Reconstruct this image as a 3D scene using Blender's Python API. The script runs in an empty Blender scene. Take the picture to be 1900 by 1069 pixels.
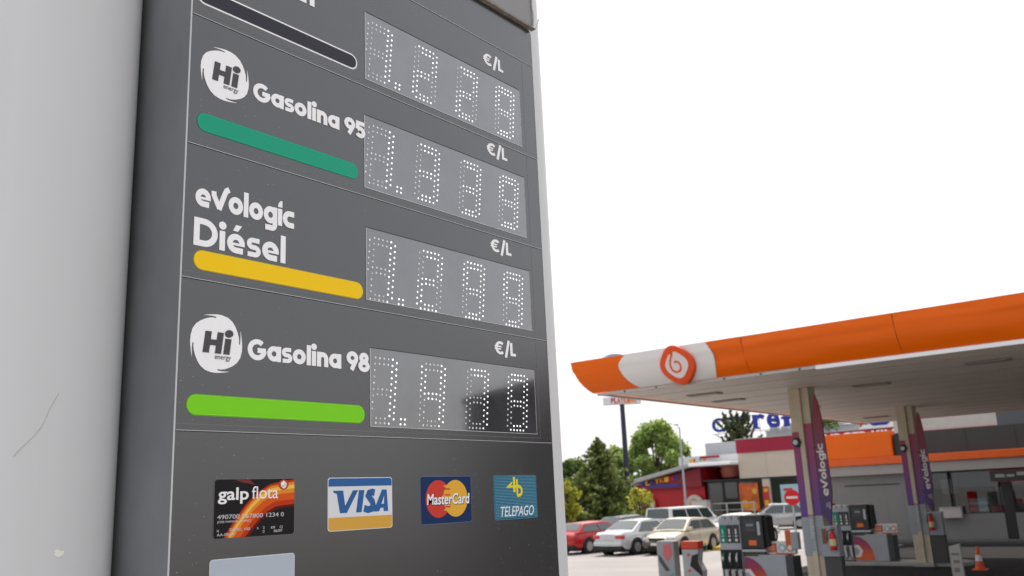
import bpy, bmesh, math, random
from math import radians as R, sin, cos, pi
from mathutils import Vector, Matrix, noise

random.seed(7)
C = bpy.context.scene.collection
sc = bpy.context.scene

# ------------------------------------------------------------------ camera
# site frame: X runs along the canopy front (to the right), Y runs away from the totem's left edge, Z up
cd = bpy.data.cameras.new('camera')
cam = bpy.data.objects.new('camera', cd); C.objects.link(cam)
RX = (0.776185, 0.629009, -0.04342)
UP = (0.177149, -0.15147, 0.972458)
BK = (0.605108, -0.762499, -0.228997)
cam.matrix_world = Matrix(((RX[0], UP[0], BK[0], 0), (RX[1], UP[1], BK[1], 0), (RX[2], UP[2], BK[2], 2.5), (0, 0, 0, 1)))
cd.sensor_width = 36; cd.lens = 31.79; cd.clip_start = 0.05; cd.clip_end = 3000
cd.dof.use_dof = True; cd.dof.focus_distance = 2.75; cd.dof.aperture_fstop = 5.2
sc.camera = cam
# ------------------------------------------------------------------ sky and sun
SUN_AZ, SUN_EL = R(-16), R(56)          # azimuth from +Y towards +X
w = bpy.data.worlds.new('World'); sc.world = w; w.use_nodes = True
nt = w.node_tree; nt.nodes.clear()
sky = nt.nodes.new('ShaderNodeTexSky'); sky.sky_type = 'NISHITA'; sky.sun_disc = False
sky.sun_elevation = SUN_EL; sky.sun_rotation = SUN_AZ
sky.air_density = 1.0; sky.dust_density = 6.0; sky.ozone_density = 1.0
veil = nt.nodes.new('ShaderNodeMixRGB'); veil.inputs[0].default_value = 0.72     # thin even cloud veil
veil.inputs[2].default_value = (6.3, 6.3, 6.42, 1)
bg = nt.nodes.new('ShaderNodeBackground'); bg.inputs[1].default_value = 0.12
wo = nt.nodes.new('ShaderNodeOutputWorld')
nt.links.new(sky.outputs[0], veil.inputs[1]); nt.links.new(veil.outputs[0], bg.inputs[0]); nt.links.new(bg.outputs[0], wo.inputs[0])
sl = bpy.data.lights.new('sun', 'SUN'); sl.energy = 2.6; sl.angle = R(1.5); sl.color = (1, .95, .88)
so = bpy.data.objects.new('sun', sl); C.objects.link(so)
sd = Vector((sin(SUN_AZ)*cos(SUN_EL), cos(SUN_AZ)*cos(SUN_EL), sin(SUN_EL)))
so.rotation_euler = sd.to_track_quat('Z', 'Y').to_euler(); so.location = (0, 0, 30)
sc.view_settings.view_transform = 'Standard'; sc.view_settings.look = 'None'
sc.view_settings.exposure = 0.75; sc.view_settings.gamma = 1; sc.view_settings.use_curve_mapping = False
sc.render.engine = 'CYCLES'
sc.cycles.max_bounces = 8

# ------------------------------------------------------------------ materials
MATS = {}
def mat(name, col, rough=.5, metal=0, var=.0, vscale=3, bump=0, bscale=40, coat=0, specks=None, spec=.35, emit=None, trans=0, stretch=(1, 1, 1)):
    if name in MATS: return MATS[name]
    m = bpy.data.materials.new(name); m.use_nodes = True; t = m.node_tree
    b = t.nodes['Principled BSDF']; L = t.links.new
    b.inputs['Base Color'].default_value = (*col, 1); b.inputs['Roughness'].default_value = rough
    b.inputs['Metallic'].default_value = metal; b.inputs['Specular IOR Level'].default_value = spec
    if coat: b.inputs['Coat Weight'].default_value = coat; b.inputs['Coat Roughness'].default_value = .04
    tc = t.nodes.new('ShaderNodeTexCoord'); mp = t.nodes.new('ShaderNodeMapping'); L(tc.outputs['Object'], mp.inputs[0])
    mp.inputs['Scale'].default_value = stretch
    out = None
    if var:
        n = t.nodes.new('ShaderNodeTexNoise'); n.inputs['Scale'].default_value = vscale; n.inputs['Detail'].default_value = 8
        n.inputs['Roughness'].default_value = .65
        L(mp.outputs[0], n.inputs[0])
        mr = t.nodes.new('ShaderNodeMapRange'); mr.inputs[1].default_value = .3; mr.inputs[2].default_value = .7
        mr.inputs[3].default_value = 1-var; mr.inputs[4].default_value = 1+var; L(n.outputs[0], mr.inputs[0])
        mx = t.nodes.new('ShaderNodeVectorMath'); mx.operation = 'SCALE'; mx.inputs[0].default_value = col; L(mr.outputs[0], mx.inputs['Scale'])
        out = mx.outputs[0]; L(out, b.inputs['Base Color'])
        rr = t.nodes.new('ShaderNodeMapRange'); rr.inputs[1].default_value = .3; rr.inputs[2].default_value = .7
        rr.inputs[3].default_value = max(.02, rough*.95); rr.inputs[4].default_value = min(1, rough*1.06); L(n.outputs[0], rr.inputs[0]); L(rr.outputs[0], b.inputs['Roughness'])
    if specks:
        v = t.nodes.new('ShaderNodeTexVoronoi'); v.inputs['Scale'].default_value = specks[0]; L(mp.outputs[0], v.inputs[0])
        n3 = t.nodes.new('ShaderNodeTexNoise'); n3.inputs['Scale'].default_value = 4; n3.inputs['Detail'].default_value = 3; L(mp.outputs[0], n3.inputs[0])
        th = t.nodes.new('ShaderNodeMapRange'); th.inputs[1].default_value = .35; th.inputs[2].default_value = .7
        th.inputs[3].default_value = 0; th.inputs[4].default_value = specks[1]; L(n3.outputs[0], th.inputs[0])
        lt = t.nodes.new('ShaderNodeMath'); lt.operation = 'LESS_THAN'; L(v.outputs['Distance'], lt.inputs[0]); L(th.outputs[0], lt.inputs[1])
        mm = t.nodes.new('ShaderNodeMath'); mm.operation = 'MULTIPLY'; mm.inputs[1].default_value = specks[3]; L(lt.outputs[0], mm.inputs[0])
        mc = t.nodes.new('ShaderNodeMixRGB'); L(mm.outputs[0], mc.inputs[0]); mc.inputs[1].default_value = (*col, 1)
        if out: L(out, mc.inputs[1])
        mc.inputs[2].default_value = (*specks[2], 1); L(mc.outputs[0], b.inputs['Base Color'])
    if bump:
        n2 = t.nodes.new('ShaderNodeTexNoise'); n2.inputs['Scale'].default_value = bscale; n2.inputs['Detail'].default_value = 5; L(mp.outputs[0], n2.inputs[0])
        bp = t.nodes.new('ShaderNodeBump'); bp.inputs['Strength'].default_value = bump; bp.inputs['Distance'].default_value = .02
        L(n2.outputs[0], bp.inputs['Height']); L(bp.outputs[0], b.inputs['Normal'])
    if emit: b.inputs['Emission Color'].default_value = (*emit[0], 1); b.inputs['Emission Strength'].default_value = emit[1]
    if trans: b.inputs['Transmission Weight'].default_value = trans
    MATS[name] = m; return m

def leaf_mat(name, c1, c2, tr=.35):
    m = bpy.data.materials.new(name); m.use_nodes = True; t = m.node_tree; L = t.links.new; t.nodes.clear()
    g = t.nodes.new('ShaderNodeNewGeometry'); mx = t.nodes.new('ShaderNodeMixRGB'); L(g.outputs['Random Per Island'], mx.inputs[0])
    mx.inputs[1].default_value = (*c1, 1); mx.inputs[2].default_value = (*c2, 1)
    d = t.nodes.new('ShaderNodeBsdfPrincipled'); d.inputs['Roughness'].default_value = .6; L(mx.outputs[0], d.inputs['Base Color'])
    tl = t.nodes.new('ShaderNodeBsdfTranslucent'); L(mx.outputs[0], tl.inputs[0])
    ms = t.nodes.new('ShaderNodeMixShader'); ms.inputs[0].default_value = tr; L(d.outputs[0], ms.inputs[1]); L(tl.outputs[0], ms.inputs[2])
    o = t.nodes.new('ShaderNodeOutputMaterial'); L(ms.outputs[0], o.inputs[0]); return m

# ------------------------------------------------------------------ mesh helpers
class MB:
    def __init__(s): s.v = []; s.f = []
    def add(s, vs, fs):
        n = len(s.v); s.v += [tuple(p) for p in vs]; s.f += [tuple(i+n for i in f) for f in fs]; return s
    def box(s, x0, x1, y0, y1, z0, z1):
        return s.add([(x0,y0,z0),(x1,y0,z0),(x1,y1,z0),(x0,y1,z0),(x0,y0,z1),(x1,y0,z1),(x1,y1,z1),(x0,y1,z1)],
                     [(3,2,1,0),(4,5,6,7),(0,1,5,4),(1,2,6,5),(2,3,7,6),(3,0,4,7)])
    def prism(s, poly, fn, h0, h1):
        n = len(poly); vs = [fn(a, b, h0) for a, b in poly]+[fn(a, b, h1) for a, b in poly]
        return s.add(vs, [tuple(range(n-1, -1, -1)), tuple(range(n, 2*n))]+[(i, (i+1) % n, n+(i+1) % n, n+i) for i in range(n)])
    def flat(s, poly, fn, h):
        return s.add([fn(a, b, h) for a, b in poly], [tuple(range(len(poly)))])
    def tube(s, pts, r, seg=8, r1=None, cap=True):
        pts = [Vector(p) for p in pts]; n = len(pts); vs = []; fs = []
        for i, p in enumerate(pts):
            d = (pts[min(i+1, n-1)]-pts[max(i-1, 0)]).normalized()
            a = d.orthogonal().normalized() if abs(d.z) > .9 else d.cross(Vector((0, 0, 1))).normalized()
            if i and a.dot(pa) < 0: a = -a
            pa = a; b = d.cross(a); rr = r if r1 is None else r+(r1-r)*i/(n-1)
            vs += [p+a*rr*cos(2*pi*k/seg)+b*rr*sin(2*pi*k/seg) for k in range(seg)]
        for i in range(n-1):
            fs += [(i*seg+k, i*seg+(k+1) % seg, (i+1)*seg+(k+1) % seg, (i+1)*seg+k) for k in range(seg)]
        if cap: fs += [tuple(range(seg-1, -1, -1)), tuple(range((n-1)*seg, n*seg))]
        return s.add(vs, fs)
    def lathe(s, prof, c=(0, 0, 0), seg=16, ax='z'):
        vs = []; fs = []; n = len(prof)
        for r, h in prof:
            for k in range(seg):
                a = 2*pi*k/seg; p = (r*cos(a), r*sin(a), h)
                if ax == 'x': p = (h, p[0], p[1])
                if ax == 'y': p = (p[0], h, p[1])
                vs.append((p[0]+c[0], p[1]+c[1], p[2]+c[2]))
        for i in range(n-1):
            fs += [(i*seg+k, i*seg+(k+1) % seg, (i+1)*seg+(k+1) % seg, (i+1)*seg+k) for k in range(seg)]
        if prof[0][0] > 1e-5: fs.append(tuple(range(seg-1, -1, -1)))
        if prof[-1][0] > 1e-5: fs.append(tuple(range((n-1)*seg, n*seg)))
        return s.add(vs, fs)
    def grid(s, rows):
        n = len(rows[0]); vs = [p for r in rows for p in r]
        return s.add(vs, [(i*n+j, i*n+j+1, (i+1)*n+j+1, (i+1)*n+j) for i in range(len(rows)-1) for j in range(n-1)])
    def build(s, name, m, parent=None, smooth=0, bevel=0, recalc=True):
        me = bpy.data.meshes.new(name); me.from_pydata(s.v, [], s.f)
        if recalc or bevel:
            b = bmesh.new(); b.from_mesh(me)
            if bevel:
                bmesh.ops.remove_doubles(b, verts=b.verts, dist=1e-5)
                es = [e for e in b.edges if len(e.link_faces) == 2 and e.calc_face_angle(0) > .5]
                bmesh.ops.bevel(b, geom=es, offset=bevel, segments=2, affect='EDGES', profile=.6, clamp_overlap=True)
            bmesh.ops.recalc_face_normals(b, faces=b.faces); b.to_mesh(me); b.free()
        me.materials.append(m)
        if smooth:
            me.polygons.foreach_set('use_smooth', [True]*len(me.polygons)); me.set_sharp_from_angle(angle=R(smooth))
        o = bpy.data.objects.new(name, me); C.objects.link(o)
        if parent: o.parent = parent
        return o

def thing(name, label, cat, loc=(0, 0, 0), rz=0, group=None):
    o = bpy.data.objects.new(name, None); C.objects.link(o); o.location = loc; o.rotation_euler = (0, 0, rz)
    o.empty_display_size = .2; return tag(o, label, cat, group)
def tag(o, label, cat, group=None):
    o['label'] = label; o['category'] = cat
    if group: o['group'] = group
    return o
def struct(o, label=None):
    o['kind'] = 'structure'
    if label: o['label'] = label
    return o
def copy_tree(o, parent=None):
    c = o.copy(); C.objects.link(c); c.parent = parent
    for ch in list(o.children): copy_tree(ch, c)
    return c
def bx(name, m, parent, x0, x1, y0, y1, z0, z1, bevel=0, smooth=0):
    return MB().box(x0, x1, y0, y1, z0, z1).build(name, m, parent, bevel=bevel, smooth=smooth)

# text: built-in font, stretched to fill the measured box
def text_mb(s, fn, a0, a1, b0, b1, h0, h1, bold=0, shear=0, mb=None):
    cu = bpy.data.curves.new('lettering', 'FONT'); cu.body = s; cu.size = 1; cu.offset = bold; cu.shear = shear
    cu.fill_mode = 'BOTH'; cu.extrude = .5; cu.resolution_u = 4
    o = bpy.data.objects.new('lettering', cu); C.objects.link(o)
    bpy.context.view_layer.update()
    me = o.evaluated_get(bpy.context.evaluated_depsgraph_get()).to_mesh()
    vs = [v.co.copy() for v in me.vertices]; fs = [tuple(p.vertices) for p in me.polygons]
    o.to_mesh_clear(); C.objects.unlink(o); bpy.data.objects.remove(o); bpy.data.curves.remove(cu)
    xs = [v.x for v in vs]; ys = [v.y for v in vs]; X0, X1, Y0, Y1 = min(xs), max(xs), min(ys), max(ys)
    mb = mb or MB()
    mb.add([fn(a0+(v.x-X0)/(X1-X0)*(a1-a0), b0+(v.y-Y0)/(Y1-Y0)*(b1-b0), h0 if v.z < 0 else h1) for v in vs], fs)
    return mb

# stroke lettering: heavy geometric letters drawn as wide strokes
def arc(cx, cy, rx, ry, a0, a1, n=14):
    return [(cx+rx*cos(R(a0+(a1-a0)*i/n)), cy+ry*sin(R(a0+(a1-a0)*i/n))) for i in range(n+1)]
def ribbon(pts, wd):
    p = [Vector((a, b)) for a, b in pts]; n = len(p); Lf = []; Rt = []
    closed = (p[0]-p[-1]).length < 1e-4
    for i in range(n):
        if closed: d0 = (p[i]-p[i-1 if i else n-2]).normalized(); d1_ = (p[(i+1) if i < n-1 else 1]-p[i]).normalized()
        else: d0 = (p[i]-p[max(i-1, 0)]) if i else p[1]-p[0]; d1_ = (p[min(i+1, n-1)]-p[i]) if i < n-1 else p[-1]-p[-2]; d0 = d0.normalized(); d1_ = d1_.normalized()
        t = (d0+d1_).normalized(); nm = Vector((-t.y, t.x)); k = max(.5, nm.dot(Vector((-d0.y, d0.x))))
        Lf.append(p[i]+nm*wd/2/k); Rt.append(p[i]-nm*wd/2/k)
    return Lf, Rt
def glyph(ch, W=.2, XH=.72):
    r = (XH-W)/2; c = XH/2; q = W/2; S = []; adv = XH
    ring = lambda cx, cy, rx, ry: arc(cx, cy, rx, ry, 0, 360, 24)
    if ch == 'o': S = [ring(c, c, r, r)]
    elif ch == 'a': S = [ring(c-.01, c, r, r), [(XH-q, 0), (XH-q, XH)]]
    elif ch == 'd': S = [ring(c, c, r, r), [(XH-q, 0), (XH-q, 1.05)]]
    elif ch == 'e': S = [arc(c, c, r, r, -8, 272, 22)+[(XH*.9, q)], ('w', .42, [(q*1.2, c-.025), (XH-.004, c-.025)])]
    elif ch == 'c': S = [[(XH*.86, XH-q)]+arc(c, c, r, r, 90, 270, 16)+[(XH*.86, q)]]; adv = XH*.86
    elif ch == 'l': S = [[(q, 0), (q, 1.05)]]; adv = W
    elif ch == 'i': S = [[(q, 0), (q, XH)], 'dot']; adv = W
    elif ch == 'j': S = [[(q, 0), (q, XH)], 'leaf']; adv = W      # i whose dot is a small leaf
    elif ch == 'n': S = [[(q, 0), (q, XH)], [(q, XH*.45)]+arc(q+r*.86, XH-q-r*.86, r*.86, r*.86, 175, 0, 12)+[(q+r*1.72, 0)]]; adv = W+r*1.72
    elif ch == 'r': S = [[(q, 0), (q, XH)], arc(q+r*.8, XH-q-r*.8, r*.8, r*.8, 175, 60, 8)]; adv = W+r*1.1
    elif ch == 's':
        h = (XH-W)/4; k = .82; q2 = q*k; h = (XH-2*q2)/4; S = [('w', k, [(.52, XH-q2)]+arc(.25, XH-q2-h, .16, h, 90, 265, 10)+arc(.33, q2+h, .16, h, 88, -90, 10)+[(.04, q2)])]; adv = .56
    elif ch == 'g': S = [ring(c, c, r, r), [(XH-q, XH), (XH-q, -.04)]+arc(XH-q-.17, -.04, .17, .15, 0, -90, 8)[1:]+[(.10, -.19)]]
    elif ch == 'v': S = [[(q*.8, XH*1.02), (q*.9, XH*.8), (XH*.53, q*.7)], [(XH*.50, q*.35), (XH*.86, XH*.98), (XH*.97, XH*1.2), (XH*1.16, XH*1.32)]]; adv = XH*1.08
    elif ch == 'G': S = [arc(.5, .5, .4, .4, 48, 350, 24)+[(.9, .47)], [(.52, .47), (.98, .47)]]; adv = 1.0
    elif ch == 'D': S = [[(q, .5), (q, 1-q), (.38, 1-q)]+arc(.38, .5, .42, .5-q, 90, -90, 16)[1:]+[(q, q), (q, .5)]]; adv = .9
    elif ch == '9': S = [ring(.36, .66, .26, .24), arc(.36, .66, .26, .24, 0, -30, 4)+[(.30, .0)]]; adv = .72
    elif ch == '5': S = [[(.64, .9), (.16, .9), (.13, .5)], [(.13, .50)]+arc(.33, .34, .25, .24, 110, -150, 16)]; adv = .66
    elif ch == '8': S = [ring(.36, .72, .19, .18), ring(.36, .28, .26, .2)]; adv = .72
    elif ch == 'E': S = [arc(.45, .5, .36, .4, 50, 310, 20), ('w', .55, [(-.06, .60), (.55, .60)]), ('w', .55, [(-.06, .41), (.5, .41)])]; adv = .78   # the euro sign
    elif ch == '/': S = [[(.02, -.18), (.34, 1.14)]]; adv = .34
    elif ch == 'L': S = [[(q, 1), (q, q), (.5, q)]]; adv = .5
    elif ch == 'H': S = [[(q, 0), (q, 1)], [(.8-q, 0), (.8-q, 1)], [(q, .5), (.8-q, .5)]]; adv = .8
    elif ch == ' ': adv = .26
    return S, adv
def strokes_mb(s, fn, a0, a1, b0, bcap, h, W=.2, XH=.72, gap=.07, accent=None, slant=0):
    out = []; x = 0
    for i, ch in enumerate(s):
        S, adv = glyph(ch, W, XH)
        for st in S:
            wd_ = W
            if st[0] == 'w': wd_ = W*st[1]; st = st[2]
            if st == 'dot':
                out.append(('p', [(x+W/2+W*.68*cos(t*pi/8), XH+W*.92+W*.68*sin(t*pi/8)) for t in range(16)]))
            elif st == 'leaf': out.append(('p', [(x+W, XH+.07), (x+W, XH+.36), (x+W*.6, XH+.35), (x+W*.2, XH+.26), (x, XH+.12), (x, XH+.07)]))
            else: out.append(('s', ribbon([(px+x, py) for px, py in st], wd_)))
        if accent == i: out.append(('p', [(x+.22, XH+.1), (x+.42, XH+.1), (x+.58, XH+.33), (x+.34, XH+.33)]))
        x += adv+gap
    tot = x-gap; sx = (a1-a0)/tot; sy = bcap-b0; mb = MB(); hh = h
    f = lambda p: (a0+(p[0]+slant*p[1])*sx, b0+p[1]*sy)
    for kind, d in out:
        hh += .00012
        if kind == 'p': mb.prism([f(p) for p in d], fn, 0.0002, hh)
        else:
            Lf, Rt = d
            for i in range(len(Lf)-1): pass
            n = len(Lf); A = [f(p) for p in Lf]; B = [f(p) for p in Rt]
            vs = [fn(*p, hh) for p in A]+[fn(*p, hh) for p in B]+[fn(*p, .0002) for p in A]+[fn(*p, .0002) for p in B]
            fs = []
            for i in range(n-1):
                fs += [(i, i+1, n+i+1, n+i), (i, 2*n+i, 2*n+i+1, i+1), (n+i, n+i+1, 3*n+i+1, 3*n+i)]
            fs += [(0, n, 3*n, 2*n), (n-1, 3*n-1, 4*n-1, 2*n-1)]
            mb.add(vs, fs)
    return mb
def rrect(a0, a1, b0, b1, r, n=6):
    P = []
    for cx, cy, s in ((a1-r, b1-r, 0), (a0+r, b1-r, 90), (a0+r, b0+r, 180), (a1-r, b0+r, 270)):
        P += [(cx+r*cos(R(s+90*i/n)), cy+r*sin(R(s+90*i/n))) for i in range(n+1)]
    return P
def FY(y0): return lambda a, b, h: (a, y0-h, b)      # a wall facing -Y

# ================================================================== SETTING
ident = lambda a, b, h: (a, b, h)
M_conc = mat('parking_paving', (.29, .27, .26), .85, var=.17, vscale=.28, bump=.3, bscale=6)
M_asph = mat('forecourt_asphalt', (.030, .029, .029), .9, var=.3, vscale=.8, bump=.4, bscale=30, spec=.05)
M_kerb = mat('kerb_concrete', (.33, .32, .30), .8, var=.15, vscale=2)
M_yel = mat('yellow_paint', (.62, .42, .05), .6, var=.2, vscale=5)
M_wline = mat('white_line', (.7, .69, .66), .7, var=.15, vscale=3)
M_orange = mat('orange_cladding', (.78, .125, .001), .33, var=.05, vscale=.5, bump=.3, bscale=.9, spec=.25, stretch=(.5, 1, 2.5))
M_white = mat('white_cladding', (.72, .70, .68), .35, var=.03, vscale=1)
M_soffit = mat('canopy_soffit', (.80, .72, .63), .5, var=.07, vscale=.6, stretch=(.3, 1, 1))
M_dark = mat('dark_metal', (.025, .025, .027), .4)
M_black = mat('black_rubber', (.012, .012, .013), .6)
M_lgrey = mat('light_grey_metal', (.42, .43, .44), .35, metal=.3, var=.06)
M_steel = mat('galvanised_steel', (.36, .38, .39), .35, metal=.6, var=.1)
M_cream = mat('cream_paint', (.52, .45, .34), .5, var=.12, vscale=2)
M_glass = mat('dark_glass', (.012, .014, .014), .05, spec=.6)
M_red = mat('red_paint', (.45, .012, .02), .4, var=.08, vscale=.6)

g = MB(); g.add([(-900, -300, 0), (900, -300, 0), (900, 1500, 0), (-900, 1500, 0)], [(0, 1, 2, 3)])
struct(g.build('ground', M_conc, recalc=False), 'pale concrete paving of the car park and its surroundings')
struct(MB().add([(-12.1, 14, .004), (24, 14, .004), (24, 42.2, .004), (-12.1, 42.2, .004)], [(0, 1, 2, 3)]).build('forecourt', M_asph, recalc=False), 'dark asphalt forecourt under and behind the canopy')
lines = MB()
for k in range(-7, 1):
    x = -20.4+k*2.55+(.3 if k == 0 else 0); lines.add([(x, 33.6, .004), (x+.1, 33.6, .004), (x-.5, 38.6, .004), (x-.6, 38.6, .004)], [(0, 1, 2, 3)])
struct(lines.build('bay_markings', M_wline, recalc=False), 'white painted parking bay lines')
k = struct(bx('kerb', M_yel, None, -19.9, -18.6, 37.6, 38.4, 0, .16, bevel=.04), 'yellow painted kerb end beside the green bollards')
struct(bx('pavement', M_kerb, None, -60, -14, 82, 85, 0, .14, bevel=.02), 'raised pavement along the restaurant front')
struct(bx('shop_step', mat('step_grey', (.09, .088, .085), .8, var=.15), None, -15.4, 16, 40.9, 42.1, 0, .13, bevel=.02), 'low kerb and step in front of the shop')

# ------------------------------------------------------------------ canopy
cz = 4.87
can = thing('station_canopy', 'wide flat station canopy with bulging orange edge, pale underside and white patch with red badge', 'canopy', (0, 0, 0))
bx('soffit', M_soffit, can, -11.62, 8.0, 18.02, 36.9, cz, cz+.08)
bx('roof_deck', M_dark, can, -11.55, 7.9, 18.1, 36.8, cz+.1, 5.45)
joints = MB()
for i in range(1, 13): joints.box(-11.6, 7.95, 18.02+i*1.45, 18.045+i*1.45, cz-.004, cz+.002)
joints.build('soffit_joint', mat('joint_brown', (.36, .31, .26), .7), can)
prof = [(0, cz+.01), (.075, cz+.08), (.155, cz+.18), (.22, cz+.29), (.268, cz+.40), (.295, cz+.48), (.325, cz+.54), (.338, cz+.60), (.345, cz+.68), (.355, cz+.75)]
def pf(t):
    x = t*(len(prof)-1); i = min(int(x), len(prof)-2); f = x-i
    return prof[i][0]*(1-f)+prof[i+1][0]*f, prof[i][1]*(1-f)+prof[i+1][1]*f
# front fascia: curved panels with butt joints, mitred at the left corner
seams = [None, -7.87, -4.82, -1.77, 1.28, 4.33, 8.0]
for i in range(len(seams)-1):
    rows = []
    for a in range(13):
        row = []; o_, z_ = 0, 0
        for t in range(16):
            o_, z_ = pf(t/15)
            xl = (-11.85-o_) if seams[i] is None else seams[i]+.006
            x = xl+(seams[i+1]-.006-xl)*a/12
            dent = .022*noise.noise(Vector((x*.55, z_*4.5, i*1.7)))+.012*noise.noise(Vector((x*1.6, z_*11, 3+i)))+.004*(i % 3)
            row.append((x, 17.83-o_-dent, z_))
        rows.append(row)
    r2 = [[(p[0], p[1]+.02, p[2]) for p in rr] for rr in rows]
    mb = MB().grid(rows).grid(r2)
    n = 16
    for a in range(12):
        for e in (0, n-1): mb.f.append((a*n+e, (a+1)*n+e, 13*n+(a+1)*n+e, 13*n+a*n+e))
    for e in (0, 12):
        for b in range(n-1): mb.f.append((e*n+b, e*n+b+1, 13*n+e*n+b+1, 13*n+e*n+b))
    mb.build('fascia_panel', M_orange, can, smooth=40)
rows = [[(xx-(pf(t/11)[0] if xx < -11 else 0), 17.855-pf(t/11)[0], pf(t/11)[1]) for t in range(12)] for xx in (-11.83, 7.98)]
MB().grid(rows).build('fascia_backing', mat('backing_rust', (.22, .05, .01), .6), can)
sys_ = [18.0, 22.5, 27.2, 31.9, 36.9]
for i in range(4):
    rows = []
    for a in range(7):
        row = []
        for t in range(10):
            o_, z_ = pf(t/9); y0 = 17.86-o_ if i == 0 else sys_[i]+.006
            row.append((-11.87-o_, y0+(sys_[i+1]-.006-y0)*a/6, z_))
        rows.append(row)
    r2 = [[(p[0]+.02, p[1], p[2]) for p in rr] for rr in rows]
    MB().grid(rows).grid(r2).build('side_fascia_panel', M_orange, can, smooth=40)
# white patch with curved ends, 6 mm proud of the orange
def patch(xl, xr, m, name, off, t0=0.0, t1=1.0):
    rows = []
    for a in range(15):
        row = []
        for t in range(16):
            tt = t0+(t1-t0)*t/15; o_, z_ = pf(tt); x0 = xl(tt); x1 = xr(tt); x = x0+(x1-x0)*a/14
            row.append((x, 17.83-o_-off, z_))
        rows.append(row)
    r2 = [[(p[0], p[1]+off*.8, p[2]) for p in rr] for rr in rows]
    mb = MB().grid(rows); mb.grid(r2); return mb.build(name, m, can, smooth=40)
patch(lambda t: -10.40-.50*sin(pi*min(1, t*.72+.10))**1.0, lambda t: -8.74+.20*sin(pi*(t*.8+.12)), M_white, 'white_patch', .024)
bx('gutter_trim', mat('trim_white', (.80, .80, .80), .3), can, -6.5, 8.0, 17.80, 17.93, cz-.085, cz-.003, bevel=.01)
bx('edge_strip', mat('trim_grey', (.45, .43, .41), .4, var=.1), can, -11.75, -6.506, 17.84, 17.93, cz-.06, cz-.003, bevel=.008)
bx('side_edge_trim', mat('trim_grey', (.45, .43, .41)), can, -11.75, -11.64, 17.935, 36.9, cz-.05, cz-.003, bevel=.008)
for k in range(6): bx('trim_clip', M_dark, can, -11.0+k*.83, -10.97+k*.83, 17.825, 17.838, cz-.055, cz-.01)
# badge
bd = MB(); bc = (-9.40, 5.215)
def sup(rx, rz, rot, n, N=40):
    P = []
    for i in range(N):
        a = 2*pi*i/N; x = abs(cos(a))**(2/n)*(1 if cos(a) >= 0 else -1)*rx; z = abs(sin(a))**(2/n)*(1 if sin(a) >= 0 else -1)*rz
        P.append((bc[0]+x*cos(rot)-z*sin(rot), bc[1]+x*sin(rot)+z*cos(rot)))
    return P
BF = lambda a, b, h: (a, 17.655-(b-4.95)*.42-h, b)      # the badge leans with the fascia
badge = MB().prism(sup(.385, .385, R(50), 2.7), BF, -.06, .07).build('badge', mat('badge_red', (.72, .075, .008), .3), can, bevel=.025, smooth=50)
MB().prism(sup(.255, .245, R(50), 2.9), BF, .068, .078).build('badge_white', mat('badge_cream', (.74, .66, .64), .4), badge)
ctl = [(-.045, .26), (-.075, .185), (-.125, .10), (-.15, .0), (-.12, -.10), (-.04, -.145), (.05, -.12), (.09, -.035), (.065, .045), (.0, .07), (-.045, .04)]
cp = []
for i in range(len(ctl)-1):
    a_, b_, c_, d_ = ctl[max(0, i-1)], ctl[i], ctl[i+1], ctl[min(len(ctl)-1, i+2)]
    for k in range(4):
        t_ = k/4; cp.append(tuple(bc[j]+(0, .0)[j]+.5*((2*b_[j])+(-a_[j]+c_[j])*t_+(2*a_[j]-5*b_[j]+4*c_[j]-d_[j])*t_*t_+(-a_[j]+3*b_[j]-3*c_[j]+d_[j])*t_**3) for j in (0, 1)))
Lf, Rt = ribbon(cp, .04); sw = MB()
for i in range(len(Lf)-1): sw.prism([Lf[i], Lf[i+1], Rt[i+1], Rt[i]], BF, .0785, .084)
sw.prism([(bc[0]-.11, bc[1]+.27), (bc[0]+.0, bc[1]+.29), (bc[0]-.06, bc[1]+.16)], BF, .0785, .0835)
sw.build('badge_spiral', mat('badge_red', (0, 0, 0)), badge)
lampm = mat('lamp_lens', (.30, .28, .24), .3)
for y in (20.45, 22.5, 27, 33.6):
    for x in ((-10.3, -3.9, 2.5) if y != 22.5 else (-10.65, -6.9)):
        l = bx('ceiling_light', mat('light_frame', (.26, .24, .2), .4), can, x-.42, x+.42, y-.17, y+.17, cz-.035, cz-.005, bevel=.01)
        bx('lens', lampm, l, x-.36, x+.36, y-.12, y+.12, cz-.045, cz-.036)

t = thing('added_dark_block', 'added dark block out of frame right of the canopy, giving the dark reflection in the lowest display', 'building', (8.8, 24, 0))  # invented block out of view, added to mirror dark in the lowest display
bx('wall', mat('added_block_charcoal', (.05, .05, .055), .6, var=.1), t, 0, 8.4, 0, 8, 0, 5.9); MB().prism([(0, 5.903), (8.5, 5.903), (8.5, 6.1), (0, 6.9)], lambda a, b, h: (a, h, b), -.1, 8).build('sloping_roof', M_dark, t)
bx('added_door', mat('added_door_grey', (.12, .12, .12), .5), t, 2.2, 5.6, -.03, -.003, 0, 3.6)

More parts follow.
